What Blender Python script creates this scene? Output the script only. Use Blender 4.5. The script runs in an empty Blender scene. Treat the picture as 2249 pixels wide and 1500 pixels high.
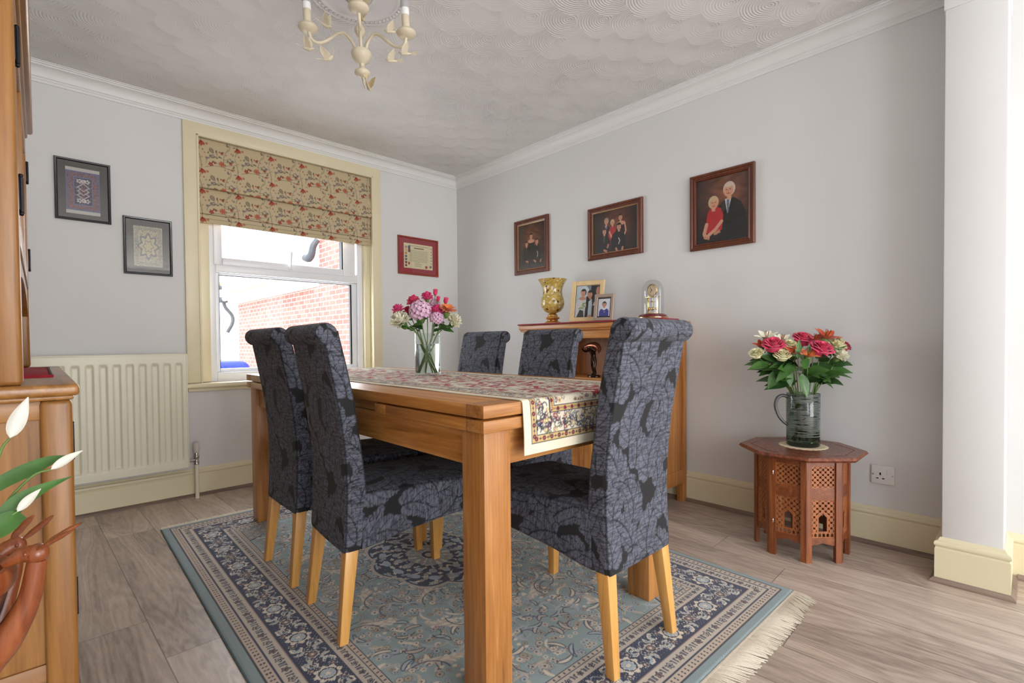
import bpy, bmesh, math, random
import numpy as np
from mathutils import Vector, Matrix, Euler
PI = math.pi
S = bpy.context.scene
C = S.collection

# ------------------------------------------------------------------ camera
cam_d = bpy.data.cameras.new('camera'); cam = bpy.data.objects.new('camera', cam_d); C.objects.link(cam)
F_PX, W_PX, H_PX = 1088.0, 2249.0, 1500.0
YAW, PITCH, ROLL = math.radians(43.656), math.radians(-1.062), math.radians(-0.502)
CX, CY = 1124.5, 773.2
CAM = np.array([0.0, 0.0, 0.93])
FWD = np.array([math.sin(YAW)*math.cos(PITCH), math.cos(YAW)*math.cos(PITCH), math.sin(PITCH)])
_rt = np.array([math.cos(YAW), -math.sin(YAW), 0.0]); _up = np.cross(_rt, FWD)
RGT = math.cos(ROLL)*_rt + math.sin(ROLL)*_up
UPV = -math.sin(ROLL)*_rt + math.cos(ROLL)*_up
cam.matrix_world = Matrix(((RGT[0], UPV[0], -FWD[0], CAM[0]), (RGT[1], UPV[1], -FWD[1], CAM[1]),
                           (RGT[2], UPV[2], -FWD[2], CAM[2]), (0, 0, 0, 1)))
cam_d.sensor_fit = 'HORIZONTAL'; cam_d.sensor_width = 36.0
cam_d.lens = 36.0*F_PX/W_PX
cam_d.shift_y = (CY-H_PX/2)/W_PX
cam_d.clip_start = 0.05; cam_d.clip_end = 200
S.camera = cam

# ------------------------------------------------------------------ view, world, daylight
S.view_settings.view_transform = 'Standard'; S.view_settings.look = 'None'
S.view_settings.gamma = 1.0; S.view_settings.use_curve_mapping = False
S.view_settings.exposure = 0.10
S.cycles.use_denoising = True
S.cycles.sample_clamp_indirect = 6.0
wd = bpy.data.worlds.new('daylight_sky'); S.world = wd; wd.use_nodes = True
_bg = wd.node_tree.nodes['Background']; _bg.inputs[0].default_value = (0.93, 0.96, 1.0, 1); _bg.inputs[1].default_value = 3.6

def area(name, loc, rot, sx, sy, power, col=(1, 1, 1), spread=180):
    d = bpy.data.lights.new(name, 'AREA'); d.shape = 'RECTANGLE'; d.size = sx; d.size_y = sy
    d.energy = power; d.color = col; d.spread = math.radians(spread)
    o = bpy.data.objects.new(name, d); C.objects.link(o); o.location = loc; o.rotation_euler = rot
    return o
# daylight entering through the patio doors and the side window of the rear of the room, and through the dining window
area('patio_daylight', (1.05, -4.58, 1.12), (PI/2, 0, 0), 2.5, 2.0, 98, (1.0, 0.985, 0.96))
area('side_daylight', (2.80, -1.25, 1.35), (0, PI/2, 0), 1.3, 1.5, 4, (1.0, 0.99, 0.97))
area('left_daylight', (-0.545, -2.9, 1.30), (0, -PI/2, 0), 1.4, 1.7, 26, (0.78, 0.89, 1.0))
area('window_daylight', (1.32, 3.80, 1.25), (-PI/2, 0, 0), 1.0, 1.0, 20, (0.90, 0.95, 1.0))
sun_d = bpy.data.lights.new('sun', 'SUN'); sun_d.energy = 2.2; sun_d.angle = math.radians(2); sun_d.color = (1.0, 0.96, 0.9)
sun = bpy.data.objects.new('sun', sun_d); C.objects.link(sun); sun.rotation_euler = (math.radians(38), math.radians(-42), 0)

# ------------------------------------------------------------------ helpers: colour and materials
def lin(*c):
    if len(c) == 1: c = c[0]
    return tuple((v/255/12.92 if v/255 <= 0.04045 else ((v/255+0.055)/1.055)**2.4) for v in c)
def rgba(c): return (c[0], c[1], c[2], 1.0)
MATS = {}
def new_mat(name):
    m = bpy.data.materials.new(name); m.use_nodes = True
    nt = m.node_tree; b = nt.nodes['Principled BSDF']
    MATS[name] = m
    return m, nt, b
def coords(nt, scale=(1, 1, 1), rot=(0, 0, 0), kind='Object'):
    t = nt.nodes.new('ShaderNodeTexCoord'); mp = nt.nodes.new('ShaderNodeMapping')
    mp.inputs['Scale'].default_value = scale; mp.inputs['Rotation'].default_value = rot
    nt.links.new(t.outputs[kind], mp.inputs['Vector'])
    return mp.outputs['Vector']
def noise(nt, vec, scale, detail=3, rough=0.5, dist=0.0):
    n = nt.nodes.new('ShaderNodeTexNoise')
    n.inputs['Scale'].default_value = scale; n.inputs['Detail'].default_value = detail
    n.inputs['Roughness'].default_value = rough; n.inputs['Distortion'].default_value = dist
    if vec is not None: nt.links.new(vec, n.inputs['Vector'])
    return n.outputs['Fac']
def ramp(nt, fac, stops, interp='LINEAR'):
    r = nt.nodes.new('ShaderNodeValToRGB'); r.color_ramp.interpolation = interp
    el = r.color_ramp.elements
    while len(el) < len(stops): el.new(0.5)
    for e, (p, c) in zip(el, stops): e.position = p; e.color = rgba(c)
    nt.links.new(fac, r.inputs['Fac'])
    return r.outputs['Color']
def bump(nt, b, h, strength=0.2, dist=0.002):
    n = nt.nodes.new('ShaderNodeBump'); n.inputs['Strength'].default_value = strength; n.inputs['Distance'].default_value = dist
    nt.links.new(h, n.inputs['Height']); nt.links.new(n.outputs['Normal'], b.inputs['Normal'])
def mth(nt, op, a, b=None, c=None):
    n = nt.nodes.new('ShaderNodeMath'); n.operation = op
    for i, v in enumerate((a, b, c)):
        if v is None: continue
        if isinstance(v, (int, float)): n.inputs[i].default_value = v
        else: nt.links.new(v, n.inputs[i])
    return n.outputs[0]
def mixc(nt, fac, a, b, mode='MIX'):
    n = nt.nodes.new('ShaderNodeMix'); n.data_type = 'RGBA'; n.blend_type = mode
    if isinstance(fac, (int, float)): n.inputs[0].default_value = fac
    else: nt.links.new(fac, n.inputs[0])
    for i, v in ((6, a), (7, b)):
        if isinstance(v, tuple): n.inputs[i].default_value = rgba(v)
        else: nt.links.new(v, n.inputs[i])
    return n.outputs[2]
def pmat(name, c, rough=0.5, var=0.06, scale=14, metal=0.0, bmp=0.0, bscale=120, spec=0.5, coat=0.0, sheen=0.0, emit=None, trans=0.0, sss=0.0):
    m, nt, b = new_mat(name); c = lin(c)
    v = coords(nt); f = noise(nt, v, scale, 4)
    lo = tuple(max(0, x*(1-var)) for x in c); hi = tuple(min(1, x*(1+var)) for x in c)
    nt.links.new(ramp(nt, f, [(0.3, lo), (0.7, hi)]), b.inputs['Base Color'])
    b.inputs['Roughness'].default_value = rough; b.inputs['Metallic'].default_value = metal
    b.inputs['Specular IOR Level'].default_value = spec; b.inputs['Coat Weight'].default_value = coat
    b.inputs['Sheen Weight'].default_value = sheen; b.inputs['Transmission Weight'].default_value = trans
    if sss: b.inputs['Subsurface Weight'].default_value = sss; b.inputs['Subsurface Radius'].default_value = (.01, .01, .01)
    if bmp: bump(nt, b, noise(nt, v, bscale, 3), bmp)
    return m
def wood(name, dark, mid, light, axis='z', rough=0.42, fine=1.0, rings=0.5, coat=0.15):
    m, nt, b = new_mat(name); dark, mid, light = lin(dark), lin(mid), lin(light)
    k = 0.055
    sc = {'x': (k, 1, 1), 'y': (1, k, 1), 'z': (1, 1, k)}[axis]
    v = coords(nt, sc)
    big = noise(nt, v, 16*fine, 3, 0.5, 1.2)
    fin = noise(nt, v, 110*fine, 4, 0.65, 0.3)
    w = mth(nt, 'SINE', mth(nt, 'MULTIPLY', big, 34.0))
    mix = mth(nt, 'ADD', mth(nt, 'MULTIPLY', w, 0.07*rings), mth(nt, 'ADD', mth(nt, 'MULTIPLY', big, 0.55), mth(nt, 'MULTIPLY', fin, 0.45)))
    nt.links.new(ramp(nt, mix, [(0.28, dark), (0.5, mid), (0.72, light)]), b.inputs['Base Color'])
    b.inputs['Roughness'].default_value = rough; b.inputs['Coat Weight'].default_value = coat; b.inputs['Coat Roughness'].default_value = 0.25
    bump(nt, b, fin, 0.12, 0.001)
    return m
def vmat(name, rough=0.9, sheen=0.0, bmp=0.3, bscale=500, var=0.12, vscale=300, spec=0.3, stretch=(1, 1, 1)):
    """colours woven / printed into the cloth or paper, held per vertex, with procedural thread noise"""
    m, nt, b = new_mat(name)
    a = nt.nodes.new('ShaderNodeAttribute'); a.attribute_name = 'weave'
    v = coords(nt, stretch); f = noise(nt, v, vscale, 3)
    g = ramp(nt, f, [(0.3, (1-var,)*3), (0.7, (1+var,)*3)])
    nt.links.new(mixc(nt, 1.0, a.outputs['Color'], g, 'MULTIPLY'), b.inputs['Base Color'])
    b.inputs['Roughness'].default_value = rough; b.inputs['Sheen Weight'].default_value = sheen
    b.inputs['Specular IOR Level'].default_value = spec
    if bmp: bump(nt, b, noise(nt, v, bscale, 2), bmp)
    return m
def glassmat(name, c, rough=0.0, ior=1.45):
    m, nt, b = new_mat(name)
    v = coords(nt); f = noise(nt, v, 8, 2); c = lin(c)
    nt.links.new(ramp(nt, f, [(0.3, tuple(x*.98 for x in c)), (0.7, c)]), b.inputs['Base Color'])
    b.inputs['Roughness'].default_value = rough; b.inputs['Transmission Weight'].default_value = 1.0; b.inputs['IOR'].default_value = ior
    return m
def panemat(name, tint=(1, 1, 1), refl=0.9):
    m = bpy.data.materials.new(name); m.use_nodes = True; nt = m.node_tree; nt.nodes.clear()
    out = nt.nodes.new('ShaderNodeOutputMaterial'); t = nt.nodes.new('ShaderNodeBsdfTransparent'); g = nt.nodes.new('ShaderNodeBsdfGlossy')
    t.inputs[0].default_value = rgba(tint); g.inputs['Roughness'].default_value = 0.02
    fr = nt.nodes.new('ShaderNodeLayerWeight'); fr.inputs['Blend'].default_value = 0.5
    f = mth(nt, 'MULTIPLY', mth(nt, 'ADD', mth(nt, 'MULTIPLY', mth(nt, 'POWER', fr.outputs['Facing'], 5.0), 0.5), 0.035), refl)
    mx = nt.nodes.new('ShaderNodeMixShader'); nt.links.new(f, mx.inputs[0]); nt.links.new(t.outputs[0], mx.inputs[1]); nt.links.new(g.outputs[0], mx.inputs[2])
    nt.links.new(mx.outputs[0], out.inputs[0]); MATS[name] = m
    return m

# ------------------------------------------------------------------ helpers: objects
def thing(name, label, cat, loc=(0, 0, 0), rotz=0.0, group=None):
    o = bpy.data.objects.new(name, None); C.objects.link(o); o.empty_display_size = 0.05
    o.location = loc; o.rotation_euler = (0, 0, rotz); o['label'] = label; o['category'] = cat
    if group: o['group'] = group
    return o
def tag(o, label, cat, group=None, kind=None):
    o['label'] = label; o['category'] = cat
    if group: o['group'] = group
    if kind: o['kind'] = kind
    return o
def link_mesh(name, me, mats, parent=None, smooth=40):
    if not isinstance(mats, (list, tuple)): mats = [mats]
    for m in mats: me.materials.append(m)
    if smooth and len(me.polygons):
        me.polygons.foreach_set('use_smooth', [True]*len(me.polygons))
        me.set_sharp_from_angle(angle=math.radians(smooth))
    o = bpy.data.objects.new(name, me); C.objects.link(o)
    if parent is not None: o.parent = parent
    return o
def obj(name, bm, mats, parent=None, smooth=40):
    bmesh.ops.recalc_face_normals(bm, faces=bm.faces[:])
    me = bpy.data.meshes.new(name); bm.to_mesh(me); bm.free()
    return link_mesh(name, me, mats, parent, smooth)
def struct(name, bm, mats, label=None, parent=None, smooth=30):
    o = obj(name, bm, mats, parent, smooth)
    if parent is None:
        o['kind'] = 'structure'; o['category'] = name.split('_')[0]
        if label: o['label'] = label
    return o
def np_mesh(name, V, quads, ngons=(), col=None):
    me = bpy.data.meshes.new(name); V = np.asarray(V, np.float32)
    me.vertices.add(len(V)); me.vertices.foreach_set('co', V.ravel())
    loops = [np.asarray(quads, np.int32).ravel()] + [np.asarray(g, np.int32) for g in ngons]
    tot = [4]*len(quads) + [len(g) for g in ngons]
    lv = np.concatenate(loops); st = np.concatenate([[0], np.cumsum(tot)[:-1]]).astype(np.int32)
    me.loops.add(len(lv)); me.loops.foreach_set('vertex_index', lv)
    me.polygons.add(len(tot)); me.polygons.foreach_set('loop_start', st); me.polygons.foreach_set('loop_total', np.array(tot, np.int32))
    me.update(calc_edges=True)
    if col is not None:
        a = me.color_attributes.new('weave', 'FLOAT_COLOR', 'POINT')
        c4 = np.ones((len(V), 4), np.float32); c4[:, :3] = col; a.data.foreach_set('color', c4.ravel())
    me.validate()
    return me
def grid_quads(nu, nv, wrap_u=False, base=0):
    iu = np.arange(nu if wrap_u else nu-1); iv = np.arange(nv-1)
    a, b = np.meshgrid(iu, iv, indexing='ij'); a2 = (a+1) % nu
    return np.stack([a*nv+b, a2*nv+b, a2*nv+b+1, a*nv+b+1], -1).reshape(-1, 4)+base
def copy_thing(root, loc, rotz, label, group=None):
    r = root.copy(); C.objects.link(r); r.location = loc; r.rotation_euler = (0, 0, rotz); r['label'] = label
    if group: r['group'] = group
    for ch in list(root.children):
        c = ch.copy(); C.objects.link(c); c.parent = r
        for g in list(ch.children):
            d = g.copy(); C.objects.link(d); d.parent = c
    return r

# ------------------------------------------------------------------ helpers: shapes in bmesh
def NB(): return bmesh.new()
def _mi(faces, mi):
    for f in faces: f.material_index = mi
def bx(bm, x0, x1, y0, y1, z0, z1, bev=0.0, mi=0, M=None, seg=2):
    t = bmesh.new(); bmesh.ops.create_cube(t, size=1.0)
    for v in t.verts:
        v.co = Vector(((x0+x1)/2+v.co.x*(x1-x0), (y0+y1)/2+v.co.y*(y1-y0), (z0+z1)/2+v.co.z*(z1-z0)))
    if bev > 0: bmesh.ops.bevel(t, geom=t.edges[:], offset=bev, segments=seg, profile=0.5, affect='EDGES')
    merge(bm, t, M, mi)
def merge(bm, t, M=None, mi=0):
    bm.verts.index_update(); vs = []
    for v in t.verts: vs.append(bm.verts.new(M @ v.co if M is not None else v.co))
    t.verts.index_update()
    for f in t.faces:
        try:
            nf = bm.faces.new([vs[v.index] for v in f.verts]); nf.material_index = mi if mi is not None else f.material_index
        except ValueError: pass
    t.free()
def lathe(bm, prof, seg=32, c=(0, 0, 0), M=None, mi=0, sx=1.0, sy=1.0):
    rings = []
    for r, z in prof:
        if r < 1e-6:
            p = Vector((c[0], c[1], c[2]+z)); rings.append([bm.verts.new(M @ p if M is not None else p)])
        else:
            rr = []
            for k in range(seg):
                a = 2*PI*k/seg; p = Vector((c[0]+r*math.cos(a)*sx, c[1]+r*math.sin(a)*sy, c[2]+z))
                rr.append(bm.verts.new(M @ p if M is not None else p))
            rings.append(rr)
    for A, B in zip(rings, rings[1:]):
        for k in range(seg):
            k2 = (k+1) % seg
            if len(A) == 1 and len(B) == 1: continue
            if len(A) == 1: f = bm.faces.new((A[0], B[k], B[k2]))
            elif len(B) == 1: f = bm.faces.new((A[k], A[k2], B[0]))
            else: f = bm.faces.new((A[k], A[k2], B[k2], B[k]))
            f.material_index = mi
    for R_ in (rings[0], rings[-1]):
        if len(R_) > 1 and prof[0] != prof[-1]:
            f = bm.faces.new(R_); f.material_index = mi
def spline(pts, n=8):
    """Catmull-Rom through the points"""
    P = [Vector(p) for p in pts]; P = [P[0]*2-P[1]]+P+[P[-1]*2-P[-2]]; out = []
    for i in range(1, len(P)-2):
        for k in range(n):
            t = k/n; a, b, c, d = P[i-1], P[i], P[i+1], P[i+2]
            out.append(0.5*((2*b)+(c-a)*t+(2*a-5*b+4*c-d)*t*t+(3*b-a-3*c+d)*t**3))
    out.append(P[-2]); return out
def tube(bm, pts, rad, seg=10, mi=0, flat=1.0, cap=True):
    pts = [Vector(p) for p in pts]; n = len(pts)
    if not hasattr(rad, '__len__'): rad = [rad]*n
    rad = list(np.interp(np.linspace(0, 1, n), np.linspace(0, 1, len(rad)), rad))
    tang = [(pts[min(i+1, n-1)]-pts[max(i-1, 0)]).normalized() for i in range(n)]
    ref = Vector((0, 0, 1)) if abs(tang[0].z) < 0.9 else Vector((0, 1, 0))
    nrm = (ref-tang[0]*ref.dot(tang[0])).normalized(); rings = []
    for p, t, r in zip(pts, tang, rad):
        nrm = (nrm-t*nrm.dot(t)).normalized(); bn = t.cross(nrm)
        rings.append([bm.verts.new(p+(nrm*math.cos(2*PI*k/seg)*flat+bn*math.sin(2*PI*k/seg))*max(r, 1e-5)) for k in range(seg)])
    for A, B in zip(rings, rings[1:]):
        for k in range(seg):
            f = bm.faces.new((A[k], A[(k+1) % seg], B[(k+1) % seg], B[k])); f.material_index = mi
    if cap:
        for R_ in (rings[0], rings[-1]):
            f = bm.faces.new(R_); f.material_index = mi
def prism(bm, pts, ext, M=None, mi=0):
    """pts: 3-D polygon, swept by the vector ext"""
    e = Vector(ext); T = (lambda p: M @ p) if M is not None else (lambda p: p)
    a = [bm.verts.new(T(Vector(p))) for p in pts]; b = [bm.verts.new(T(Vector(p)+e)) for p in pts]; n = len(a)
    fs = [bm.faces.new(a), bm.faces.new(b[::-1])]+[bm.faces.new((a[i], b[i], b[(i+1) % n], a[(i+1) % n])) for i in range(n)]
    _mi(fs, mi)
def taper(bm, b0, b1, h0, h1, mi=0, bev=0.002):
    """square bar from centre b0 (half size h0) to centre b1 (half size h1)"""
    t = bmesh.new(); vs = []
    for (c, h) in ((b0, h0), (b1, h1)):
        hx, hy = h if hasattr(h, '__len__') else (h, h)
        vs.append([t.verts.new((c[0]+sx*hx, c[1]+sy*hy, c[2])) for sx, sy in ((-1, -1), (1, -1), (1, 1), (-1, 1))])
    t.faces.new(vs[0][::-1]); t.faces.new(vs[1])
    for i in range(4): t.faces.new((vs[0][i], vs[0][(i+1) % 4], vs[1][(i+1) % 4], vs[1][i]))
    if bev: bmesh.ops.bevel(t, geom=t.edges[:], offset=bev, segments=2, profile=0.5, affect='EDGES')
    merge(bm, t, None, mi)
def sph(bm, c, r, M=None, mi=0, seg=14, rings=8):
    rx, ry, rz = r if hasattr(r, '__len__') else (r, r, r)
    t = bmesh.new(); bmesh.ops.create_uvsphere(t, u_segments=seg, v_segments=rings, radius=1.0)
    for v in t.verts: v.co = Vector((c[0]+v.co.x*rx, c[1]+v.co.y*ry, c[2]+v.co.z*rz))
    merge(bm, t, M, mi)
def at(px, py, axis, val):
    """point of the room seen at a photo pixel, on the plane axis = val"""
    d = FWD+(px-CX)/F_PX*RGT-(py-CY)/F_PX*UPV
    t = (val-CAM[axis])/d[axis]
    return Vector(CAM+t*d)
def at_depth(px, py, dep):
    return Vector(CAM+dep*(FWD+(px-CX)/F_PX*RGT-(py-CY)/F_PX*UPV))

# ------------------------------------------------------------------ helpers: drawing of woven / printed pattern
class Draw:
    def __init__(s, w, h, res, bg):
        s.res = res; s.nx = max(2, int(round(w/res))+1); s.ny = max(2, int(round(h/res))+1); s.w, s.h = w, h
        s.X, s.Y = np.meshgrid(np.linspace(0, w, s.nx), np.linspace(0, h, s.ny), indexing='ij')
        s.A = np.empty((s.nx, s.ny, 3), np.float32); s.A[:] = lin(bg)
    def win(s, x0, x1, y0, y1):
        i0 = max(0, int(x0/s.w*(s.nx-1))-1); i1 = min(s.nx, int(x1/s.w*(s.nx-1))+3)
        j0 = max(0, int(y0/s.h*(s.ny-1))-1); j1 = min(s.ny, int(y1/s.h*(s.ny-1))+3)
        if i0 >= i1 or j0 >= j1: return None
        return (slice(i0, i1), slice(j0, j1))
    def put(s, w, m, c):
        m = np.clip(m, 0, 1)[..., None]; s.A[w] = s.A[w]*(1-m)+np.array(lin(c), np.float32)*m
    def ell(s, cx, cy, rx, ry, c, rot=0.0, soft=None):
        R_ = max(rx, ry)*1.3; w = s.win(cx-R_, cx+R_, cy-R_, cy+R_)
        if w is None: return
        x, y = s.X[w]-cx, s.Y[w]-cy; ca, sa = math.cos(rot), math.sin(rot)
        u, v = (x*ca+y*sa)/rx, (-x*sa+y*ca)/ry
        d = (1-np.sqrt(u*u+v*v))*min(rx, ry)
        s.put(w, d/(soft or s.res)+0.5, c)
    def poly(s, pts, c):
        P = np.array(pts, float); w = s.win(P[:, 0].min(), P[:, 0].max(), P[:, 1].min(), P[:, 1].max())
        if w is None: return
        x, y = s.X[w], s.Y[w]; ins = np.zeros(x.shape, bool)
        for (x0, y0), (x1, y1) in zip(P, np.roll(P, -1, 0)):
            if y0 == y1: continue
            ins ^= ((y0 > y) != (y1 > y)) & (x < (x1-x0)*(y-y0)/(y1-y0)+x0)
        s.put(w, ins.astype(float), c)
    def rect(s, x0, x1, y0, y1, c): s.poly([(x0, y0), (x1, y0), (x1, y1), (x0, y1)], c)
    def _near(s, pts, pad):
        P = np.array(pts, float); w = s.win(P[:, 0].min()-pad, P[:, 0].max()+pad, P[:, 1].min()-pad, P[:, 1].max()+pad)
        if w is None: return None
        x, y = s.X[w], s.Y[w]; best = np.full(x.shape, 1e9); tt = np.zeros(x.shape); side = np.zeros(x.shape); n = len(P)-1
        for k in range(n):
            a, b = P[k], P[k+1]; d = b-a; L2 = d@d+1e-12
            t = np.clip(((x-a[0])*d[0]+(y-a[1])*d[1])/L2, 0, 1)
            q = np.hypot(x-a[0]-t*d[0], y-a[1]-t*d[1]); m = q < best
            best[m] = q[m]; tt[m] = (k+t[m])/n; side[m] = np.sign((x-a[0])*d[1]-(y-a[1])*d[0])[m]
        return w, best, tt, side
    def line(s, pts, wd, c):
        r = s._near(pts, wd*2)
        if r is None: return
        w, d, t, _ = r; s.put(w, (wd/2-d)/s.res+0.5, c)
    def leaf(s, pts, mw, c, lobes=0, lob=0.35, vein=None, edge=None):
        r = s._near(pts, mw*1.6)
        if r is None: return
        w, d, t, sd = r
        wid = mw*np.sin(PI*np.clip(t, 0, 1)**0.75)**0.65
        if lobes: wid = wid*(1-lob+lob*1.5*np.abs(np.sin(PI*(lobes*t-0.25*d/mw))))
        m = (wid-d)/s.res+0.5; m = np.where((t <= 0) | (t >= 1), np.minimum(m, 0.2), m)
        if edge is not None: s.put(w, (wid+s.res*1.2-d)/s.res+0.5, edge)
        s.put(w, m, c)
        if vein is not None:
            s.put(w, np.minimum(m, (s.res*0.75-d)/s.res+0.5), vein)
            if lobes:
                ph = np.abs(((lobes*t-0.45*d/mw) % 1.0)-0.5)
                s.put(w, np.minimum(m, (0.06-ph)*14)*0.75, vein)
    def flower(s, cx, cy, r, c, cc, n=6, rot=0.0, edge=None):
        if edge is not None:
            for k in range(n):
                a = rot+2*PI*k/n; s.ell(cx+r*.6*math.cos(a), cy+r*.6*math.sin(a), r*.52, r*.42, edge, a)
        for k in range(n):
            a = rot+2*PI*k/n; s.ell(cx+r*.58*math.cos(a), cy+r*.58*math.sin(a), r*.42, r*.3, c, a)
        s.ell(cx, cy, r*.3, r*.3, cc)
    def sample(s, u, v, wrap=True):
        i = (u/s.w*(s.nx-1)); j = (v/s.h*(s.ny-1))
        i = np.mod(np.round(i), s.nx-1).astype(int) if wrap else np.clip(np.round(i), 0, s.nx-1).astype(int)
        j = np.mod(np.round(j), s.ny-1).astype(int) if wrap else np.clip(np.round(j), 0, s.ny-1).astype(int)
        return s.A[i, j]
def curve2(p, a0, L, bend, n=14):
    """a plane curve from p, heading a0, turning by bend over its length L"""
    out = [tuple(p)]; x, y = p
    for k in range(n):
        a = a0+bend*(k+.5)/n; x += L/n*math.cos(a); y += L/n*math.sin(a); out.append((x, y))
    return out
def sheet(name, D, f, mat, parent=None, thick=0.0, smooth=0):
    """a sheet carrying drawing D; f(X, Y) gives its 3-D points; thick gives it a second, back side"""
    X, Y, Z = f(D.X, D.Y); V = np.stack([X, Y, Z], -1).reshape(-1, 3); q = grid_quads(D.nx, D.ny); col = D.A.reshape(-1, 3)
    return link_mesh(name, np_mesh(name, V, q, (), col), mat, parent, smooth)
# ================================================================== THE ROOM
XR, YB, ZC, XL, YF = 2.74, 3.575, 2.395, -0.56, -4.62
def m_wall(name, c):
    m, nt, b = new_mat(name); v = coords(nt); c = lin(c)
    f = noise(nt, v, 3.0, 3)
    nt.links.new(ramp(nt, f, [(0.3, tuple(x*.985 for x in c)), (0.7, tuple(min(1, x*1.01) for x in c))]), b.inputs['Base Color'])
    b.inputs['Roughness'].default_value = 0.72; b.inputs['Specular IOR Level'].default_value = 0.25
    bump(nt, b, noise(nt, v, 60, 4), 0.06, 0.003)
    return m
M_WALL = m_wall('matt_white_emulsion', (223, 223, 222))
M_TRIMW = pmat('white_gloss_plaster', (232, 232, 230), 0.5, 0.01, 6)
M_CREAM = pmat('cream_gloss_paint', (231, 221, 188), 0.38, 0.02, 5, bmp=0.03, bscale=40)
M_UPVC = pmat('white_upvc', (240, 242, 246), 0.3, 0.01, 5)
M_BLACK = pmat('black_rubber', (25, 25, 27), 0.6)

def m_floor():
    m, nt, b = new_mat('grey_oak_laminate')
    g = coords(nt, (1, 1, 1), (0, 0, math.radians(-1.7)))
    sep = nt.nodes.new('ShaderNodeSeparateXYZ'); nt.links.new(g, sep.inputs[0]); x, y = sep.outputs[0], sep.outputs[1]
    px = mth(nt, 'DIVIDE', mth(nt, 'ADD', x, 10*0.1895-0.118+0.0), 0.1895)
    row = mth(nt, 'FLOOR', px); fx = mth(nt, 'FRACT', px)
    wn = nt.nodes.new('ShaderNodeTexWhiteNoise'); wn.noise_dimensions = '1D'; nt.links.new(row, wn.inputs['W'])
    py = mth(nt, 'DIVIDE', mth(nt, 'ADD', mth(nt, 'ADD', y, 20), mth(nt, 'MULTIPLY', wn.outputs['Value'], 7.3)), 1.29)
    fy = mth(nt, 'FRACT', py); seg = mth(nt, 'FLOOR', py)
    cmb = nt.nodes.new('ShaderNodeCombineXYZ'); nt.links.new(row, cmb.inputs[0]); nt.links.new(seg, cmb.inputs[1])
    w2 = nt.nodes.new('ShaderNodeTexWhiteNoise'); w2.noise_dimensions = '2D'; nt.links.new(cmb.outputs[0], w2.inputs['Vector'])
    # grain runs along the boards, shifted for every board
    off = nt.nodes.new('ShaderNodeVectorMath'); off.operation = 'MULTIPLY_ADD'
    nt.links.new(w2.outputs['Color'], off.inputs[0]); off.inputs[1].default_value = (9, 9, 9); nt.links.new(g, off.inputs[2])
    mp = nt.nodes.new('ShaderNodeMapping'); mp.inputs['Scale'].default_value = (1, 0.13, 1); nt.links.new(off.outputs[0], mp.inputs['Vector'])
    big = noise(nt, mp.outputs[0], 7, 2, 0.5, 1.0); fin = noise(nt, mp.outputs[0], 85, 4, 0.65, 0.4)
    rings = mth(nt, 'SINE', mth(nt, 'MULTIPLY', big, 60))
    k = mth(nt, 'ADD', mth(nt, 'ADD', mth(nt, 'MULTIPLY', big, .5), mth(nt, 'MULTIPLY', fin, .42)), mth(nt, 'ADD', mth(nt, 'MULTIPLY', rings, .05), mth(nt, 'MULTIPLY', w2.outputs['Value'], .12)))
    c = ramp(nt, k, [(0.3, lin(138, 123, 112)), (0.52, lin(186, 169, 155)), (0.75, lin(216, 201, 187))])
    ex = mth(nt, 'MINIMUM', fx, mth(nt, 'SUBTRACT', 1, fx)); ey = mth(nt, 'MINIMUM', fy, mth(nt, 'SUBTRACT', 1, fy))
    gx = mth(nt, 'LESS_THAN', ex, 0.008); gy = mth(nt, 'LESS_THAN', ey, 0.0011)
    gap = mth(nt, 'MAXIMUM', gx, gy)
    nt.links.new(mixc(nt, mth(nt, 'MULTIPLY', gap, 0.6), c, lin(60, 50, 44)), b.inputs['Base Color'])
    b.inputs['Roughness'].default_value = 0.36; b.inputs['Specular IOR Level'].default_value = 0.45
    bump(nt, b, mth(nt, 'SUBTRACT', mth(nt, 'MULTIPLY', fin, 0.25), gap), 0.25, 0.0015)
    return m
M_FLOOR = m_floor()
M_BEAD = wood('grey_oak_beading', (96, 78, 68), (132, 112, 99), (158, 140, 126), 'y', 0.45)
M_BEADX = wood('grey_oak_beading_across', (96, 78, 68), (132, 112, 99), (158, 140, 126), 'x', 0.45)

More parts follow.
